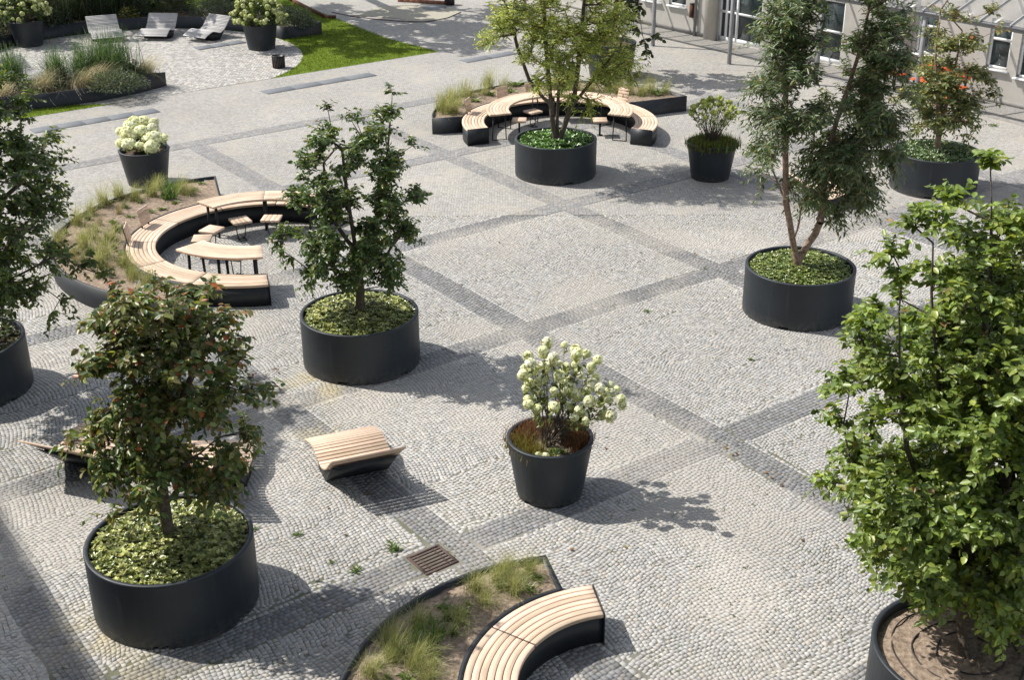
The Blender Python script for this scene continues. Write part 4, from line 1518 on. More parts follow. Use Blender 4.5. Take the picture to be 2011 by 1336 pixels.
CREAM = [((.74, .75, .52), 3), ((.82, .82, .66), 2), ((.58, .62, .31), 1.3)]
khz = [(190, 50), (160, 100), (165, 130), (305, 65), (380, 100), (390, 130), (455, 125), (530, 165), (60, 145), (75, 190), (230, 155), (215, 185), (270, 190), (310, 215), (380, 195), (400, 235), (490, 220), (100, 235), (35, 225), (30, 270), (155, 205), (180, 230), (415, 270), (520, 285), (275, 275), (65, 320), (45, 360), (135, 315), (165, 295), (295, 330), (235, 375), (300, 375), (345, 355), (335, 290), (420, 370), (465, 375), (385, 405), (495, 330), (545, 360), (620, 335), (660, 360), (555, 405), (590, 390), (625, 390), (55, 430), (60, 465), (170, 450), (120, 495), (235, 485), (335, 475), (475, 450), (545, 465), (605, 440), (690, 430), (695, 475), (410, 505), (375, 555), (440, 540), (565, 535), (620, 545), (130, 380), (450, 580)]
kh = []
for (a, b) in khz:
    px, py = 1020 + a * .2902, 660 + b * .2902
    f = (b - 50) / 530
    kh.append(at(px, py, KP[1] + .34 - .62 * f + rng.normal(0, .24)))
hydrangea(KP, 'open hydrangea shrub with many small cream flower heads in the foreground pot', kh, [floret_head(80, .070, 1.12, CREAM, .021, (.50, .53, .26)) for _ in range(5)], [((.10, .13, .04), 3), ((.22, .26, .09), 2), (BRN, .2)], .78, 15, .07, nst=8)
whz = [(455, 185, 1), (600, 160, .7), (770, 180, 1.1), (225, 320, 1), (365, 375, 1), (570, 345, 1), (760, 300, .95), (245, 520, .9), (545, 565, 1.25), (780, 440, 1.15), (925, 430, .95), (740, 590, .9), (360, 540, .8), (650, 430, .9), (400, 250, .8)]
wh = []
for (a, b, s_) in whz:
    wh.append(at(210 + a * .1198, 220 + b * .1198, WP[1] + .42 - .75 * (b - 150) / 440))
WHITE_P = [((.76, .77, .60), 3), ((.82, .82, .72), 2.5), ((.66, .70, .42), 1)]
hydrangea(WP, 'compact hydrangea with a dozen huge white flower balls behind the left bed', wh, [floret_head(230, .185, .92, WHITE_P, .030, (.62, .64, .42)) for _ in range(4)], [((.06, .12, .025), 3), ((.09, .16, .03), 2)], .74, 9, .17, nst=7)


def dome_heads(c, z, rx, rz, n, low=.0):
    u = rnd_unit(n)
    u[:, 2] = np.abs(u[:, 2]) * .95 + low
    return [np.array([c[0] + a[0] * rx * rng.uniform(.75, 1), c[1] + a[1] * rx * rng.uniform(.75, 1), z + a[2] * rz * rng.uniform(.8, 1.05)]) for a in u]


LIME = [((.46, .52, .14), 3), ((.60, .62, .24), 2), ((.30, .37, .09), 2)]
hydrangea(NP_, 'lime green hydrangea on thin bare stems in the heather-ringed pot', dome_heads(NP_, 1.62, .62, .42, 80, -.12), [floret_head(34, .055, .8, LIME, .028, (.22, .27, .07)) for _ in range(4)], [((.20, .27, .07), 3), ((.34, .40, .12), 2)], .8, 6, .085, nst=8, Wr=.45)
G2 = [((.55, .58, .28), 3), ((.66, .66, .42), 2), ((.40, .46, .18), 2)]
gm = [floret_head(30, .085, 1.0, G2, .034, (.40, .44, .18)) for _ in range(4)]
hydrangea(W2P, 'full hydrangea crowded with greenish cream flowers beside the right pale lounger', dome_heads(W2P, 1.1, 1.05, .95, 95, -.12), gm, [((.06, .10, .022), 3), ((.10, .14, .03), 2)], .76, 8, .15)
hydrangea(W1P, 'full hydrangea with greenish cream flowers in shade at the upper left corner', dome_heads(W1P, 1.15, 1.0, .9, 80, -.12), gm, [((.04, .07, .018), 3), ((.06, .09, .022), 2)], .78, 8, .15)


# ------------------------------------------------------------------ grasses and small plants
def tuft_mesh(n, h, spread, w, pal, r0=.05, lean=(0, 0), curve=.6, name='grass'):
    az = rng.random(n) * 2 * PI
    el = np.abs(rng.normal(0, spread, n))
    hh = h * rng.uniform(.55, 1.1, n)
    b = np.stack([rng.normal(0, r0, n), rng.normal(0, r0, n), np.zeros(n)], -1)
    o = np.stack([np.cos(az), np.sin(az), 0 * az], -1)
    V, T = [], []
    side = np.stack([-np.sin(az), np.cos(az), 0 * az], -1)
    col = pick(pal, n, .15)
    seg = 4
    for k in range(seg + 1):
        f = k / seg
        ang = el * (.35 + 1.15 * curve * f)
        p = b + o * (hh * f * np.sin(np.minimum(ang, 2.0)))[:, None] + np.array([0, 0, 1.0]) * (hh * f * np.cos(np.minimum(ang, 2.0)))[:, None] + np.array([lean[0], lean[1], 0]) * (hh * f * f)[:, None]
        ww = w * (1 - f * .85)
        V += [p - side * ww / 2, p + side * ww / 2]
        cf = col * (.75 + .45 * f)
        T += [cf, cf]
    V = np.stack(V, 1)
    T = np.stack(T, 1)
    f4 = np.array([(2 * k, 2 * k + 1, 2 * k + 3, 2 * k + 2) for k in range(seg)])
    q = (np.arange(n)[:, None, None] * (2 * seg + 2) + f4[None]).reshape(-1, 4)
    return MB().add(V.reshape(-1, 3), [q], T.reshape(-1, 3)).mesh(name, M_GRASS)


def rosette_mesh(n, L, Wr, pal, up=.6, name='plant', spread=.05, hz=.0):
    a = rng.random(n) * 2 * PI
    D = np.stack([np.cos(a), np.sin(a), up + rng.normal(0, .35, n)], -1)
    P = np.stack([rng.normal(0, spread, n), rng.normal(0, spread, n), rng.uniform(0, 1, n) * hz], -1)
    Ls = L * rng.uniform(.6, 1.2, n)
    V, q = leaf_geo(P, D, np.array([0, 0, 1.0]) + rng.normal(0, .2, (n, 3)), Ls, Ls * Wr, .12, .25)
    return MB().add(V, [q], np.repeat(pick(pal, n), 6, 0)).mesh(name, M_LEAF)


FEA = [((.34, .36, .13), 3), ((.46, .44, .21), 2), ((.22, .26, .08), 1.6)]
feather = [tuft_mesh(230, .42, .62, .0046, FEA, .05, (.20, -.14), 1.0, 'feather_grass') for _ in range(3)] + [tuft_mesh(180, .36, .72, .0046, FEA, .055, (.14, -.18), 1.0, 'feather_grass') for _ in range(3)]
dryf = [tuft_mesh(70, .33, .45, .0055, [((.30, .25, .12), 2), ((.20, .19, .07), 2)], .04, (.1, -.08), .9, 'feather_grass') for _ in range(2)]
youngp = [rosette_mesh(26, .11, .28, [((.10, .16, .035), 3), ((.15, .20, .05), 1)], .7, 'young_plant', .04, .04) for _ in range(3)]
lush = [tuft_mesh(60, .34, .45, .014, [((.085, .17, .03), 3), ((.12, .20, .05), 2)], .05, (0, 0), .8, 'lily_clump') for _ in range(2)]


def scatter(pts, meshes, name, label, cat, group, z=.385, s=(.8, 1.1)):
    for p in pts:
        g = gr(*p, z)
        o = put(name, meshes[rng.integers(len(meshes))], None, tuple(g), rng.normal(0, .5), label=label, category=cat, group=group)
        k = rng.uniform(*s)
        o.scale = (k, k, k)


qf = [(933, 1162), (951, 1189), (977, 1143), (1010, 1165), (1038, 1131), (902, 1226), (822, 1233), (766, 1263), (726, 1328), (813, 1316), (840, 1336), (828, 1294), (770, 1300), (995, 1130)]
scatter(qf, feather, 'feather_grass', 'wispy yellow-green feather grass tuft in the front bed by the small bench', 'grass tuft', 'feather grass tufts in the front bed')
scatter([(877, 1200), (868, 1245), (905, 1205), (785, 1285), (860, 1290), (1055, 1140), (1040, 1160), (800, 1335)], youngp, 'young_plant', 'small leafy green plant on the bare soil of the front bed', 'plant', 'small plants in the front bed')
scatter([(815, 1275)], lush, 'lily_clump', 'broad-bladed green clump in the front bed, nearer its outer edge', 'plant', 'green clumps in the front bed')
scatter([(850, 1265)], lush, 'lily_clump', 'broad-bladed green clump in the front bed, nearer the bench', 'plant', 'green clumps in the front bed')
lf = [(299, 386), (265, 393), (234, 390), (355, 380), (372, 383), (234, 421), (203, 404), (196, 445), (179, 421), (151, 441), (165, 490), (207, 507), (117, 476), (138, 507), (193, 524), (248, 524), (220, 473), (310, 372), (180, 470), (150, 520), (215, 545), (262, 548), (290, 560)]
scatter(lf, feather + dryf, 'feather_grass', 'feather grass tuft in the bed behind the left sitting circle', 'grass tuft', 'feather grass tufts in the left bed', s=(1.1, 1.5))
scatter([(255, 428), (296, 417), (318, 412), (396, 362), (225, 440), (240, 500), (270, 535), (178, 500), (205, 480), (345, 400), (384, 375)], youngp, 'young_plant', 'small leafy green plant on the soil behind the left sitting circle', 'plant', 'small plants in the left bed')
scatter([(334, 390)], lush, 'lily_clump', 'lush green strappy clump near the white hydrangea pot', 'plant', None, s=(1.7, 1.7))
tf = [(877, 224), (891, 222), (897, 207), (888, 192), (921, 191), (950, 187), (959, 170), (990, 175), (867, 218), (909, 186), (1259, 188), (1278, 184), (1306, 183), (1195, 181), (1214, 182), (1160, 179), (1080, 178), (1105, 176), (1130, 178), (880, 205), (1235, 185)]
scatter(tf, feather, 'feather_grass', 'feather grass tuft in the bed behind the far bench ring', 'grass tuft', 'feather grass tufts in the far bed', s=(1.3, 1.75))
scatter([(1012, 168), (930, 200), (1000, 182), (965, 188), (1290, 186)], youngp, 'young_plant', 'small leafy green plant on the soil behind the far bench ring', 'plant', 'small plants in the far bed', s=(1.5, 2.0))

MISC = [((.075, .135, .040), 3), ((.12, .185, .075), 2), ((.34, .38, .28), .7), ((.05, .095, .028), 2.5)]
for p, n, h, lab in [((25, 172), 420, 1.15, 'large green maiden grass at the far left of the front garden bed'), ((113, 166), 330, 1.1, 'green arching maiden grass second from the left in the garden bed'), ((164, 152), 240, 1.05, 'narrow upright maiden grass third from the left in the garden bed'), ((215, 150), 620, 1.35, 'biggest maiden grass clump in the middle of the garden bed')]:
    me = tuft_mesh(int(n * 1.9), h * 1.1, .58, .024, MISC, .13 if n < 500 else .36, (.04, -.05), 1.25, 'maiden_grass')
    put('maiden_grass', me, None, tuple(gr(*p, .38)), label=lab, category='grass', group='maiden grasses in the garden bed')
TANF = [((.70, .62, .46), 3), ((.54, .46, .31), 2), ((.24, .25, .11), 1.2)]
for p, n, h, lab in [((80, 176), 260, .62, 'straw coloured feather grass spilling over the left end of the garden bed'), ((158, 170), 260, .55, 'brownish feather grass in the middle front of the garden bed'), ((188, 163), 260, .62, 'pale straw feather grass beside the silver mound of the garden bed'), ((283, 146), 240, .62, 'straw feather grass near the right tip of the garden bed'), ((2, 188), 200, .5, 'straw feather grass at the picture edge of the garden bed')]:
    put('straw_grass', tuft_mesh(int(n * 1.8), h * 1.12, .62, .010, TANF, .16, (.62, -.20), .9, 'straw_grass'), None, tuple(gr(*p, .38)), label=lab, category='grass', group='straw grasses in the garden bed')
put('fescue', tuft_mesh(240, .36, .7, .009, [((.09, .13, .10), 1), ((.13, .17, .12), 1)], .12, (0, 0), .6, 'fescue'), None, tuple(gr(280, 151, .38)), label='low blue-green fescue cushion at the right tip of the garden bed', category='grass')


def mound(c, label, rx, rz, n, L, pal, z0=.36, name='shrub', Wr=.3, cat='shrub', group=None):
    u = rnd_unit(n)
    u[:, 2] = np.abs(u[:, 2])
    lump = 1 + .18 * np.sin(u[:, 0] * 7 + 1) * np.sin(u[:, 1] * 6 + c[0]) + rng.normal(0, .07, n)
    P = u * np.array([rx, rx * .8, rz]) * (lump * (rng.random(n) ** .18))[:, None]
    D = u * .8 + rnd_unit(n) * .7
    Ls = L * rng.uniform(.6, 1.3, n)
    V, q = leaf_geo(P, D, u + rnd_unit(n) * .6, Ls, Ls * Wr)
    root = thing(name, label, cat, (*c[:2], z0), 0, group)
    put('foliage', MB().add(V, [q], np.repeat(pick(pal, n, .2), 6, 0)).mesh('foliage', M_LEAF), root, kind='stuff')
    st = MB()
    for _ in range(10):
        v = rnd_unit(1)[0]
        v[2] = abs(v[2]) + .3
        st.tube([(0, 0, 0), v * np.array([rx * .4, rx * .4, rz * .4]), v * np.array([rx * .7, rx * .6, rz * .7])], [.012, .008, .004], 4, cap=False)
    put('stems', st.mesh('stems', M_BARK), root)
    return root


SIL = [((.10, .13, .095), 3), ((.14, .17, .125), 2), ((.07, .095, .065), 2)]
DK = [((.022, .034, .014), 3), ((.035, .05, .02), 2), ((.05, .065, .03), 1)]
mound(gr(228, 172, .38), 'silver-green santolina mound hanging over the garden bed edge', .85, .5, 2600, .075, SIL, .38)
mound(gr(258, 150, .38), 'dark brown faded sedum clump between grass and fescue', .42, .55, 700, .07, [((.10, .06, .045), 2), ((.05, .05, .025), 2), ((.26, .18, .13), .6)], .38)
mound(gr(40, 182, .38), 'low silver-green mound at the left of the garden bed', .7, .25, 900, .06, SIL, .38)
for an, rr_, rx, rz, pal, lab in [(148, 6.45, 1.0, .8, SIL, 'grey-green shrub mound right of the shaded flowering pot'), (134, 6.4, .9, .7, SIL, 'grey-green shrub mound left of the first pale lounger'), (118, 6.9, .8, .8, DK, 'dark shrub directly behind the left pale lounger'), (104, 6.45, .7, .6, DK, 'dark shrub between the left and middle pale loungers'), (91, 6.9, .8, .8, DK, 'dark green shrub directly behind the middle pale lounger'), (77, 6.45, .9, .7, SIL, 'grey-green shrub mound between the middle and right pale loungers'), (63, 6.9, .8, .8, DK, 'dark shrub directly behind the right pale lounger'), (50, 6.4, .8, .6, SIL, 'grey-green shrub mound just behind the flowering pot'), (41, 6.5, .7, .6, SIL, 'grey-green shrub mound hanging over the bed end on the lawn'), (160, 6.5, .9, .7, DK, 'dark low shrub at the left edge behind the shaded pot')]:
    mound((*pol(COURT_C, rr_, R(an)), 0), lab, rx, rz, 2200, .085, pal, .36, group='shrubs around the court')
mound((*pol(COURT_C, 6.05, R(106)), 0), 'small yellow-green shrub with white flowers above the bed edge', .4, .35, 500, .07, [((.26, .25, .03), 2), ((.16, .18, .03), 1), ((.75, .75, .70), .35)], .42)
hb = [tuft_mesh(90, .16, .9, .010, [((.13, .19, .05), 2), ((.20, .24, .09), 1), ((.26, .24, .12), 1)], .02, (.04, -.04), 1.0, 'low_herb') for _ in range(3)]
scatter([(210, 470), (188, 455), (230, 455), (172, 432), (160, 470), (205, 525), (235, 520), (192, 545), (225, 490), (245, 410), (275, 400), (320, 385), (345, 372), (130, 460), (150, 500), (255, 540), (300, 555), (325, 562), (240, 450), (212, 400), (180, 500), (165, 515)], hb, 'low_herb', 'low spreading green herb on the soil behind the left sitting circle', 'plant', 'low herbs in the left bed', s=(1.0, 1.7))
scatter([(745, 1310), (780, 1275), (800, 1255), (845, 1225), (880, 1220), (920, 1195), (985, 1160), (1030, 1145), (760, 1336), (850, 1310), (890, 1250)], hb, 'low_herb', 'low spreading green herb on the soil of the front bed', 'plant', 'low herbs in the front bed', s=(.7, 1.2))
# darker tall planting behind the loungers
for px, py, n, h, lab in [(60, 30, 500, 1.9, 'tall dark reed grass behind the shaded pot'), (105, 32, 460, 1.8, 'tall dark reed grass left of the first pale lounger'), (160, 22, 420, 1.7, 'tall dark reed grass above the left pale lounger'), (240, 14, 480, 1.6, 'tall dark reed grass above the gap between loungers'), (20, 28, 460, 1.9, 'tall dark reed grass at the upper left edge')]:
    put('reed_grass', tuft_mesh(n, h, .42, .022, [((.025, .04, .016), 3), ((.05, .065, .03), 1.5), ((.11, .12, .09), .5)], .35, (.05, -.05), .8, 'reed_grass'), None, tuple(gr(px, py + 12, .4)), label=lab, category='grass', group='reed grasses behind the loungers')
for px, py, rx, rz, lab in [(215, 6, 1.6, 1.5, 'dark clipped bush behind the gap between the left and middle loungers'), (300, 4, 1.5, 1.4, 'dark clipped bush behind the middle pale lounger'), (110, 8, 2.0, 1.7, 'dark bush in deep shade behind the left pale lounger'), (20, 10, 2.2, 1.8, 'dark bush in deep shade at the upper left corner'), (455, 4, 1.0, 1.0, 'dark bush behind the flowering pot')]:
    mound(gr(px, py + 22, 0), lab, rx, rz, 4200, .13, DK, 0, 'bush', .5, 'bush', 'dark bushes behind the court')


# moss and dry rim plants in the foreground pot and the heather ring
def ring_tufts(c, angs, r, z, meshes, name, label, cat, group, s):
    for a in angs:
        p = pol(c, r * rng.uniform(.9, 1.05), a)
        o = put(name, meshes[rng.integers(len(meshes))], None, (*p, z), rng.random() * 6, label=label, category=cat, group=group)
        k = rng.uniform(*s)
        o.scale = (k, k, k)


heathb = [tuft_mesh(240, .19, .75, .012, [((.17, .085, .04), 3), ((.24, .12, .06), 1), ((.10, .06, .03), 1)], .075, (0, 0), .6, 'dry_heather') for _ in range(3)]
heathy = [tuft_mesh(240, .17, .8, .012, [((.20, .18, .035), 3), ((.12, .12, .03), 2), ((.2, .12, .04), 1)], .075, (0, 0), .6, 'heather') for _ in range(3)]
heathg = [tuft_mesh(230, .15, .8, .013, [((.10, .15, .028), 3), ((.15, .19, .04), 1), ((.13, .07, .035), 1.2)], .07, (0, 0), .6, 'heather') for _ in range(3)]
ring_tufts(KP, [R(130), R(150), R(108), R(170), R(20), R(40), R(0), R(-18)], .42, .77, heathb, 'dry_heather', 'russet dried heather at the rim of the foreground pot', 'heather', 'dry heather in the foreground pot', (1.0, 1.25))
ring_tufts(KP, [R(195), R(215), R(180), R(232)], .42, .77, heathy, 'heather', 'yellow-olive heather at the left rim of the foreground pot', 'heather', 'heather in the foreground pot', (1.05, 1.3))
ring_tufts(NP_, [R(a) for a in range(0, 360, 24)], .43, .80, heathg, 'heather', 'green-brown heather cushion in the ring of the lime hydrangea pot', 'heather', 'heather ring in the lime hydrangea pot', (1.35, 1.7))
ring_tufts(KP, [R(-70), R(-60), R(-95), R(60)], .30, .77, youngp, 'young_plant', 'small green seedling on the soil of the foreground pot', 'plant', 'seedlings in the foreground pot', (.7, 1.0))
for i, a in enumerate((R(-112), R(-100))):
    p = pol(KP, .44, a)
    put('fallen_flower', floret_head(50, .05, .8, CREAM, .02, (.5, .53, .26)), None, (*p, .84), label='low cream flower head on the front rim of the foreground pot', category='flower', group='low flower heads on the pot rim')


# lawn blades, joint weeds, fallen leaves
def in_poly(P, poly):
    poly = np.asarray(poly)
    x, y = P[:, 0], P[:, 1]
    ins = np.zeros(len(P), bool)
    j = len(poly) - 1
    for i in range(len(poly)):
        xi, yi, xj, yj = *poly[i], *poly[j]
        c = ((yi > y) != (yj > y)) & (x < (xj - xi) * (y - yi) / (yj - yi + 1e-12) + xi)
        ins ^= c
        j = i
    return ins


def lawn_blades(N):
    P = np.c_[rng.uniform(-21, -2, N), rng.uniform(34, 56, N)]
    ok = in_poly(P, lawn_poly) & (np.hypot(*(P - COURT_C).T) > COURT_R + .02)
    px = pix(np.c_[P, np.zeros(len(P))])
    ok &= (px[:, 0] > -30) & (px[:, 1] > -25)
    P = P[ok] + rng.normal(0, .045, (int(ok.sum()), 2))
    n = len(P)
    a = rng.random(n) * 6.28
    w = .011
    h = rng.uniform(.03, .075, n)
    s = np.stack([np.cos(a), np.sin(a)], -1) * w
    ln = rng.normal(0, .02, (n, 2))
    V = np.stack([np.c_[P - s, np.full(n, .008)], np.c_[P + s, np.full(n, .008)], np.c_[P + ln, h]], 1)
    q = (np.arange(n)[:, None] * 3 + np.arange(3)[None])
    T = np.repeat(pick([((.13, .185, .016), 3), ((.18, .22, .03), 2), ((.09, .14, .012), 2)], n, .15) * (.8 + .4 * fbm(P[:, 0] * .9, P[:, 1] * .9))[:, None], 3, 0)
    put('lawn_grass', MB().add(V.reshape(-1, 3), [q], T).mesh('lawn_grass', M_GRASS), None, kind='stuff', label='short green mown grass blades of the lawn beside the court', category='grass')


lawn_blades(190000)


def joint_weeds():
    P = []
    # along band edges and loosely elsewhere
    for _ in range(420):
        fam = rng.integers(2)
        D, Nn, S_ = (GV, GU, SU) if fam == 0 else (GU, GV, SV)
        k = rng.integers(-3, 4)
        P.append(P2 + Nn * (k * S_ + rng.choice([-1, 1]) * BW * rng.uniform(.3, 1.1)) + D * rng.uniform(-14, 14))
    for _ in range(260):
        y = rng.uniform(10.6, 28)
        P.append(np.array([rng.uniform(-1, 1) * half_w(y) * .9, y]))
    for cc, k, rr in ((np.array([2.5, 13.8]), 90, 1.6), (np.array([3.6, 12.3]), 60, 1.2), (np.array([-5.3, 13.4]), 50, 1.0), (np.array([4.0, 18.0]), 50, 2.0)):
        for _ in range(k):
            P.append(cc + rng.normal(0, rr, 2))
    P = np.array(P)
    P = P[in_zone(P)]
    Pl, D, Nn = [], [], []
    for p in P:
        k = rng.integers(3, 9)
        a = rng.random(k) * 6.28
        Pl.append(np.c_[p + rng.normal(0, .014, (k, 2)), np.full(k, -.002)])
        D.append(np.stack([np.cos(a), np.sin(a), rng.uniform(.3, 1.0, k)], -1))
        Nn.append(np.tile([0, 0, 1.0], (k, 1)))
    Pl, D, Nn = (np.concatenate(x) for x in (Pl, D, Nn))
    Ls = rng.uniform(.012, .034, len(Pl))
    V, q = leaf_geo(Pl, D, Nn, Ls, Ls * .45)
    put('joint_weeds', MB().add(V, [q], np.repeat(pick([((.09, .13, .03), 3), ((.14, .16, .04), 1.5)], len(Pl)), 6, 0)).mesh('joint_weeds', M_LEAF), None, kind='stuff', label='tiny green weeds growing in the joints between the setts', category='weeds')


joint_weeds()
WL = ['at the far crossing of dark bands', 'on the near side of the middle planter', 'closest to the drain grate', 'left of the drain grate, lowest of its trio', 'left of the drain grate, smallest of its trio', 'between the lone lounger and the near left planter', 'right behind the near left planter', 'in the middle of the central paving field', 'in front of the willow-leaved tree planter', 'right of the upper right planter, nearer to it', 'right of the upper right planter, beside the canopy post']
for wi, (px, py, s_) in enumerate([(1385, 528, 1), (712, 849, 1), (770, 1081, 2.6), (697, 1123, 2.0), (652, 1107, 1.2), (585, 1052, 1.6), (500, 1040, 1.3), (1270, 612, 1.6), (1475, 707, 1.3), (1880, 250, 3), (1950, 247, 2.6)]):
    put('weed_tuft', youngp[rng.integers(3)], None, (*gr(px, py)[:2], 0), rng.random() * 6, label='small green weed tuft ' + WL[wi], category='weed', group='weed tufts between the setts').scale = (.38 * s_, .38 * s_, .3 * s_)
lv = []
for k in range(4):
    V, q = leaf_geo([(0, 0, .006)], [(0, 1, .05)], [(.1, 0, 1)], [.07], [.045], .25, -.12)
    lv.append(MB().add(V, [q], [(.20, .10, .04), (.28, .16, .06), (.12, .065, .03), (.30, .24, .08)][k]).mesh('fallen_leaf', M_LEAF))
for (px, py) in [(1261, 498), (982, 478), (1362, 500), (1425, 884), (1440, 893), (1448, 896), (1500, 930), (1512, 938), (1118, 1081), (1232, 1078), (1574, 1060), (550, 735), (540, 728), (680, 1050), (647, 997), (719, 973), (1665, 397), (1755, 408), (1740, 432), (1735, 457), (1747, 390), (1530, 955), (910, 560), (1190, 880)]:
    put('fallen_leaf', lv[rng.integers(4)], None, (*gr(px, py)[:2], .004), rng.random() * 6, label='dry brown fallen leaf lying on the setts', category='leaf', group='fallen leaves on the setts')

LP = np.c_[rng.uniform(-8, 9, 900), rng.uniform(10.5, 27, 900)]
LP = LP[in_zone(LP)]
a_ = rng.random(len(LP)) * 6.28
Vl, ql = leaf_geo(np.c_[LP, np.full(len(LP), .003)], np.stack([np.cos(a_), np.sin(a_), .1 + 0 * a_], -1), np.tile([0, .1, 1.0], (len(LP), 1)), rng.uniform(.008, .026, len(LP)), rng.uniform(.005, .013, len(LP)), .2, -.1)
put('leaf_litter', MB().add(Vl, [ql], np.repeat(pick([((.14, .085, .045), 2), ((.24, .17, .09), 1), ((.06, .045, .035), 2)], len(LP)), 6, 0)).mesh('leaf_litter', M_LEAF), None, kind='stuff', label='tiny scraps of dry leaf scattered over the setts', category='leaf litter')

# ------------------------------------------------------------------ bins, corten edges
for (px, py, lab) in [(548, 133, 'ribbed dark metal bin standing on the court edge by the lawn'), (883, 9, 'ribbed dark metal bin beside the low brick edge at the far top')]:
    c = gr(px, py)[:2]
    b = thing('ribbed_bin', lab, 'bin', (*c, 0), 0, 'ribbed dark bins')
    put('body', MB().lathe([(.17, 0.02), (.19, .02), (.20, .40), (.165, .40), (.16, .08), (.001, .08)], 28).mesh('body', M_DARK, False), b)
    for i in range(14):
        a0 = i / 14 * 2 * PI
        t = np.linspace(0, 1, 6)
        a = a0 + t * .55
        rr = .195 + .012 * t
        put('rib', MB().tube(np.stack([rr * np.cos(a), rr * np.sin(a), .02 + .38 * t], -1), .013, 4).mesh('rib', M_IRON), b)
    a = np.linspace(0, 2 * PI, 33)
    put('rim', MB().tube(np.stack([.205 * np.cos(a), .205 * np.sin(a), 0 * a + .405], -1), .014, 5).mesh('rim', M_METAL), b)
ce = thing('corten_edging', 'low rust red steel edging at the far corner of the lawn', 'edging', (*gr(660, 36)[:2], 0))
pp = [gr(*p)[:2] - gr(660, 36)[:2] for p in [(660, 36), (640, 36), (575, 3), (545, -10)]]
for a, b in zip(pp[:-1], pp[1:]):
    d = (b - a) / np.hypot(*(b - a))
    nn = np.array([-d[1], d[0]]) * .03
    put('plate', MB().prism([a + nn, a - nn, b - nn, b + nn], 0, .13).mesh('plate', M_RUST), ce)
bk = thing('brick_edge', 'low red brick edge at the far top of the tan path', 'edging', (*gr(845, 6)[:2], 0), R(-20))
for i in range(9):
    arc_bevel(put('brick', MB().box((-1.3 + i * .27, 0, .06), (.255, .22, .12)).mesh('brick', M_BRICK), bk), .008)

# ------------------------------------------------------------------ building with canopy
W0 = np.array([5.64, 47.98])
E_ = np.array([.607, -.795])
BR = math.atan2(E_[1], E_[0])
bd = thing('office_building', 'pale concrete building with white framed windows along the upper right', 'building', (*W0, 0), BR)
openings = [(-2.2, -1.3, .92, 2.2), (-.95, -.02, .92, 2.2), (.38, 1.28, .92, 2.2), (2.92, 4.95, 0.02, 2.5), (7.4, 8.44, .06, 2.45), (10.05, 10.85, .98, 2.4), (11.2, 12.0, .98, 2.4), (13.7, 14.43, .97, 2.4), (14.72, 15.7, .86, 2.4), (17.2, 18.2, .92, 2.4)]
ss = sorted(set([-9.0, 26.0] + [o[0] for o in openings] + [o[1] for o in openings]))
zs = sorted(set([0.0, 7.0] + [o[2] for o in openings] + [o[3] for o in openings]))
wm = MB()
for i in range(len(ss) - 1):
    for j in range(len(zs) - 1):
        a, b, c, d = ss[i], ss[i + 1], zs[j], zs[j + 1]
        if any(o[0] <= a and b <= o[1] and o[2] <= c and d <= o[3] for o in openings):
            continue
        wm.add([(a, 0, c), (b, 0, c), (b, 0, d), (a, 0, d)], [np.array([(0, 1, 2, 3)])])
for (a, b, c, d) in openings:
    r = .16
    wm.add([(a, 0, c), (a, r, c), (a, r, d), (a, 0, d), (b, 0, c), (b, r, c), (b, r, d), (b, 0, d)], [np.array([(0, 1, 2, 3), (5, 4, 7, 6), (3, 2, 6, 7), (1, 0, 4, 5)])])
wm.add([(-9, 8, 0), (26, 8, 0), (26, 8, 7), (-9, 8, 7), (-9, 0, 7), (26, 0, 7), (-9, 0, 0), (26, 0, 0)], [np.array([(1, 0, 3, 2), (4, 5, 2, 3), (6, 4, 3, 0), (5, 7, 1, 2)])])
put('wall', wm.mesh('wall', M_CONC), bd)
pl = MB()
prev = -9.0
for (a, b) in [(2.38, 4.97), (7.38, 8.46)]:
    pl.box(((prev + a) / 2, -.012, .07), (a - prev, .03, .14))
    prev = b
pl.box(((prev + 26) / 2, -.012, .07), (26 - prev, .03, .14))
put('plinth', pl.mesh('plinth', M_PLINTH), bd)
put('pilaster', MB().box((2.65, -.08, 3.5), (.52, .17, 7.0)).mesh('pilaster', M_CONC), bd)
put('pilaster', MB().box((10.98, -.05, 3.5), (.20, .11, 7.0)).mesh('pilaster', M_CONC), bd)
put('drain_pipe', MB().tube([(1.86, -.09, 0), (1.86, -.09, 7.0)], .05, 10).mesh('drain_pipe', M_STEEL), bd)


def window(o, transoms=(), mull=(), door=False):
    a, b, c, d = o
    f = MB()
    w = .075
    y = .10
    f.box(((a + b) / 2, y, c + w / 2 + (.04 if door else 0)), (b - a, .07, w + (.08 if door else 0)))
    f.box(((a + b) / 2, y, d - w / 2), (b - a, .07, w))
    for s_ in (a + w / 2, b - w / 2):
        f.box((s_, y + .001, (c + d) / 2), (w, .072, d - c))
    for z in transoms:
        f.box(((a + b) / 2, y - .002, z), (b - a, .068, w))
    for s_ in mull:
        f.box((s_, y - .004, (c + d) / 2), (w * 1.2, .066, d - c))
    fo = put('door' if door else 'window', f.mesh('frame', M_WHITE), bd)
    put('pane', MB().box(((a + b) / 2, y + .02, (c + d) / 2), (b - a - .02, .012, d - c - .02)).mesh('pane', M_PANE), fo)
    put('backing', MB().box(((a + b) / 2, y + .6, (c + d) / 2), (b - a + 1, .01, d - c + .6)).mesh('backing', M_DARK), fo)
    if not door:
        put('sill', MB().box(((a + b) / 2, -.03, c - .025), (b - a + .08, .16, .045)).mesh('sill', M_WHITE), fo)


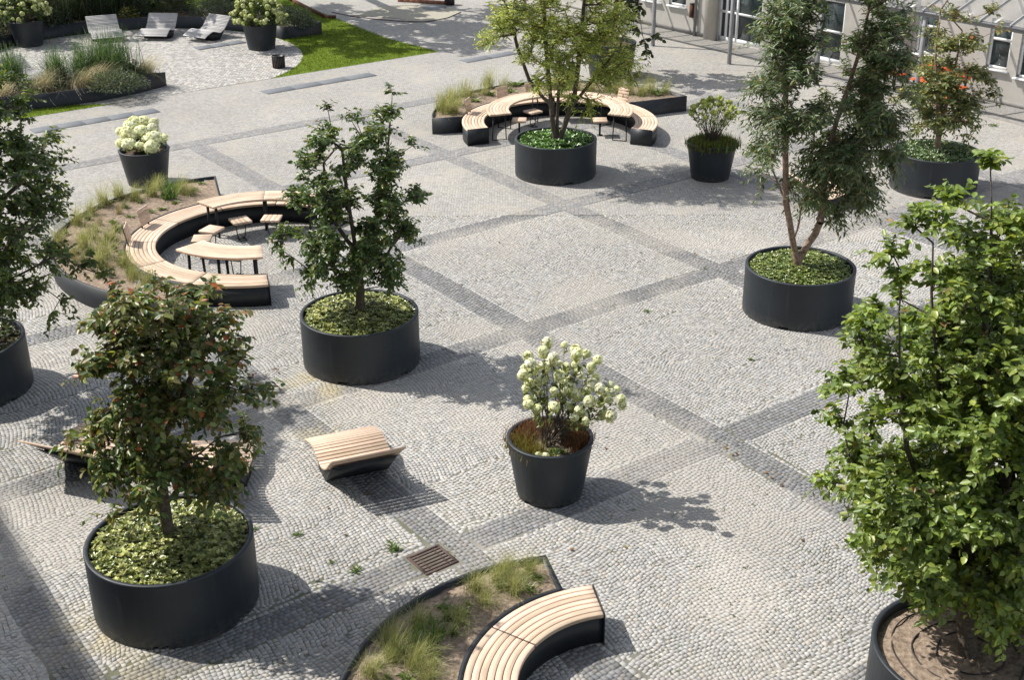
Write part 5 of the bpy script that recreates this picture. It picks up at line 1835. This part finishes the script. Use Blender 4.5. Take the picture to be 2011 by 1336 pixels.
for o in openings:
    if o[2] < .05:
        window(o, (1.05,), (3.24, 3.75), True)
    elif o[2] < .1:
        window(o, (1.09, 2.08), (), True)
    elif o[0] > 9:
        window(o, (1.82,))
    else:
        window(o)
lb = thing('letter_box', 'narrow dark brown letter box fixed to the pale wall by a grey pipe', 'letter box', (*(W0 + E_ * 1.66), .86), BR)
put('case', MB().box((0, -.07, 0), (.14, .12, .44)).mesh('case', M_RUST), lb)
put('flap', MB().box((0, -.06, .26), (.15, .13, .05)).mesh('flap', M_DARK), lb)

cn = thing('glass_canopy', 'grey steel canopy with sloping glass roof in front of the pale building', 'canopy', (*W0, 0), BR)
EH, ED, RISE = 2.77, 2.42, .85
p_s = [-5.17, -1.51, 2.15, 5.82, 9.48, 13.14, 16.8, 20.46]
for s_ in p_s:
    m = MB().box((s_, -ED, (EH - .1) / 2), (.105, .105, EH - .1))
    m.box((s_, -ED, .008), (.18, .18, .012))
    arc_bevel(put('post', m.mesh('post', M_STEEL), cn), .006)
put('eave_beam', MB().box((8, -ED, EH - .06), (28, .09, .14)).mesh('eave_beam', M_STEEL), cn)
put('gutter', MB().box((8, -ED - .10, EH - .005), (28, .09, .05)).mesh('gutter', M_STEEL), cn)
put('wall_beam', MB().box((8, -.06, EH + RISE - .08), (28, .09, .14)).mesh('wall_beam', M_STEEL), cn)
nr = 31
for i in range(nr):
    s_ = -5.17 + i * .915
    m = MB()
    y0, y1, z0_, z1_ = -ED - .16, -.05, EH + .03, EH + RISE + .03
    V = [(s_ + dx, y, z + dz) for (y, z) in ((y0, z0_), (y1, z1_)) for (dx, dz) in ((-.025, -.03), (.025, -.03), (.025, .05), (-.025, .05))]
    m.add(V, [np.array([(0, 3, 2, 1), (4, 5, 6, 7), (0, 1, 5, 4), (1, 2, 6, 5), (2, 3, 7, 6), (3, 0, 4, 7)])])
    put('rafter', m.mesh('rafter', M_STEEL), cn)
    if i < nr - 1:
        a, b = s_ + .028, s_ + .915 - .028
        V = [(x, y, z + dz) for dz in (.022, .032) for (x, y, z) in ((a, y0, z0_), (b, y0, z0_), (b, y1, z1_), (a, y1, z1_))]
        put('glass_panel', MB().add(V, [np.array([(0, 3, 2, 1), (4, 5, 6, 7), (0, 1, 5, 4), (1, 2, 6, 5), (2, 3, 7, 6), (3, 0, 4, 7)])]).mesh('glass_panel', M_ROOFGLASS), cn)


# orange seats under the canopy
def orange_bench(s0, L, d, lab):
    root = thing('orange_bench', lab, 'bench', (*(W0 + E_ * s0 + np.array([-E_[1], E_[0]]) * 0), 0), BR, 'orange seats under the canopy')
    for i in range(4):
        arc_bevel(put('seat_slat', MB().box((L / 2, -d - .20 + i * .115, .45), (L, .10, .035)).mesh('seat_slat', M_ORANGE), root), .005)
    for i in range(3):
        arc_bevel(put('back_slat', MB().box((L / 2, -d + .29, .60 + i * .115), (L, .03, .10)).mesh('back_slat', M_ORANGE), root), .005)
    for x in (.12, L - .12):
        m = MB().box((x, -d - .2, .215), (.05, .05, .43)).box((x, -d + .24, .43), (.05, .05, .86)).box((x, -d + .02, .41), (.05, .5, .03))
        put('leg', m.mesh('leg', M_DARK), root)


orange_bench(11.95, 1.7, .85, 'orange slatted bench with black legs behind the upper right tree')
orange_bench(10.9, .6, .85, 'orange slatted seat beside the orange bench, mostly hidden by leaves')

# ------------------------------------------------------------------ tall house outside the frame on the left, whose shadow crosses the corner
hb_ = 22.0
lp = np.array([-5.63, 12.75]) - hb_ * SD[:2]
hd = np.array([math.cos(R(-55.7)), math.sin(R(-55.7))])
hn = np.array([hd[1], -hd[0]])
if hn[0] > 0:
    hn = -hn
h = thing('tall_house', 'tall plastered house outside the left edge casting the corner shadow', 'building', (*lp, 0), math.atan2(hd[1], hd[0]))
sgn = 1 if (np.array([-hd[1], hd[0]]) @ hn) > 0 else -1
put('wall', MB().box((18, sgn * 6, hb_ / 2), (60, 12, hb_)).mesh('wall', M_FACADE), h)
for fl in range(6):
    for i in range(14):
        x = -9 + i * 3.9
        put('window', MB().box((x, -sgn * .03, 2.2 + fl * 3.4), (1.3, .08, 1.9)).mesh('window', M_PANE), h)
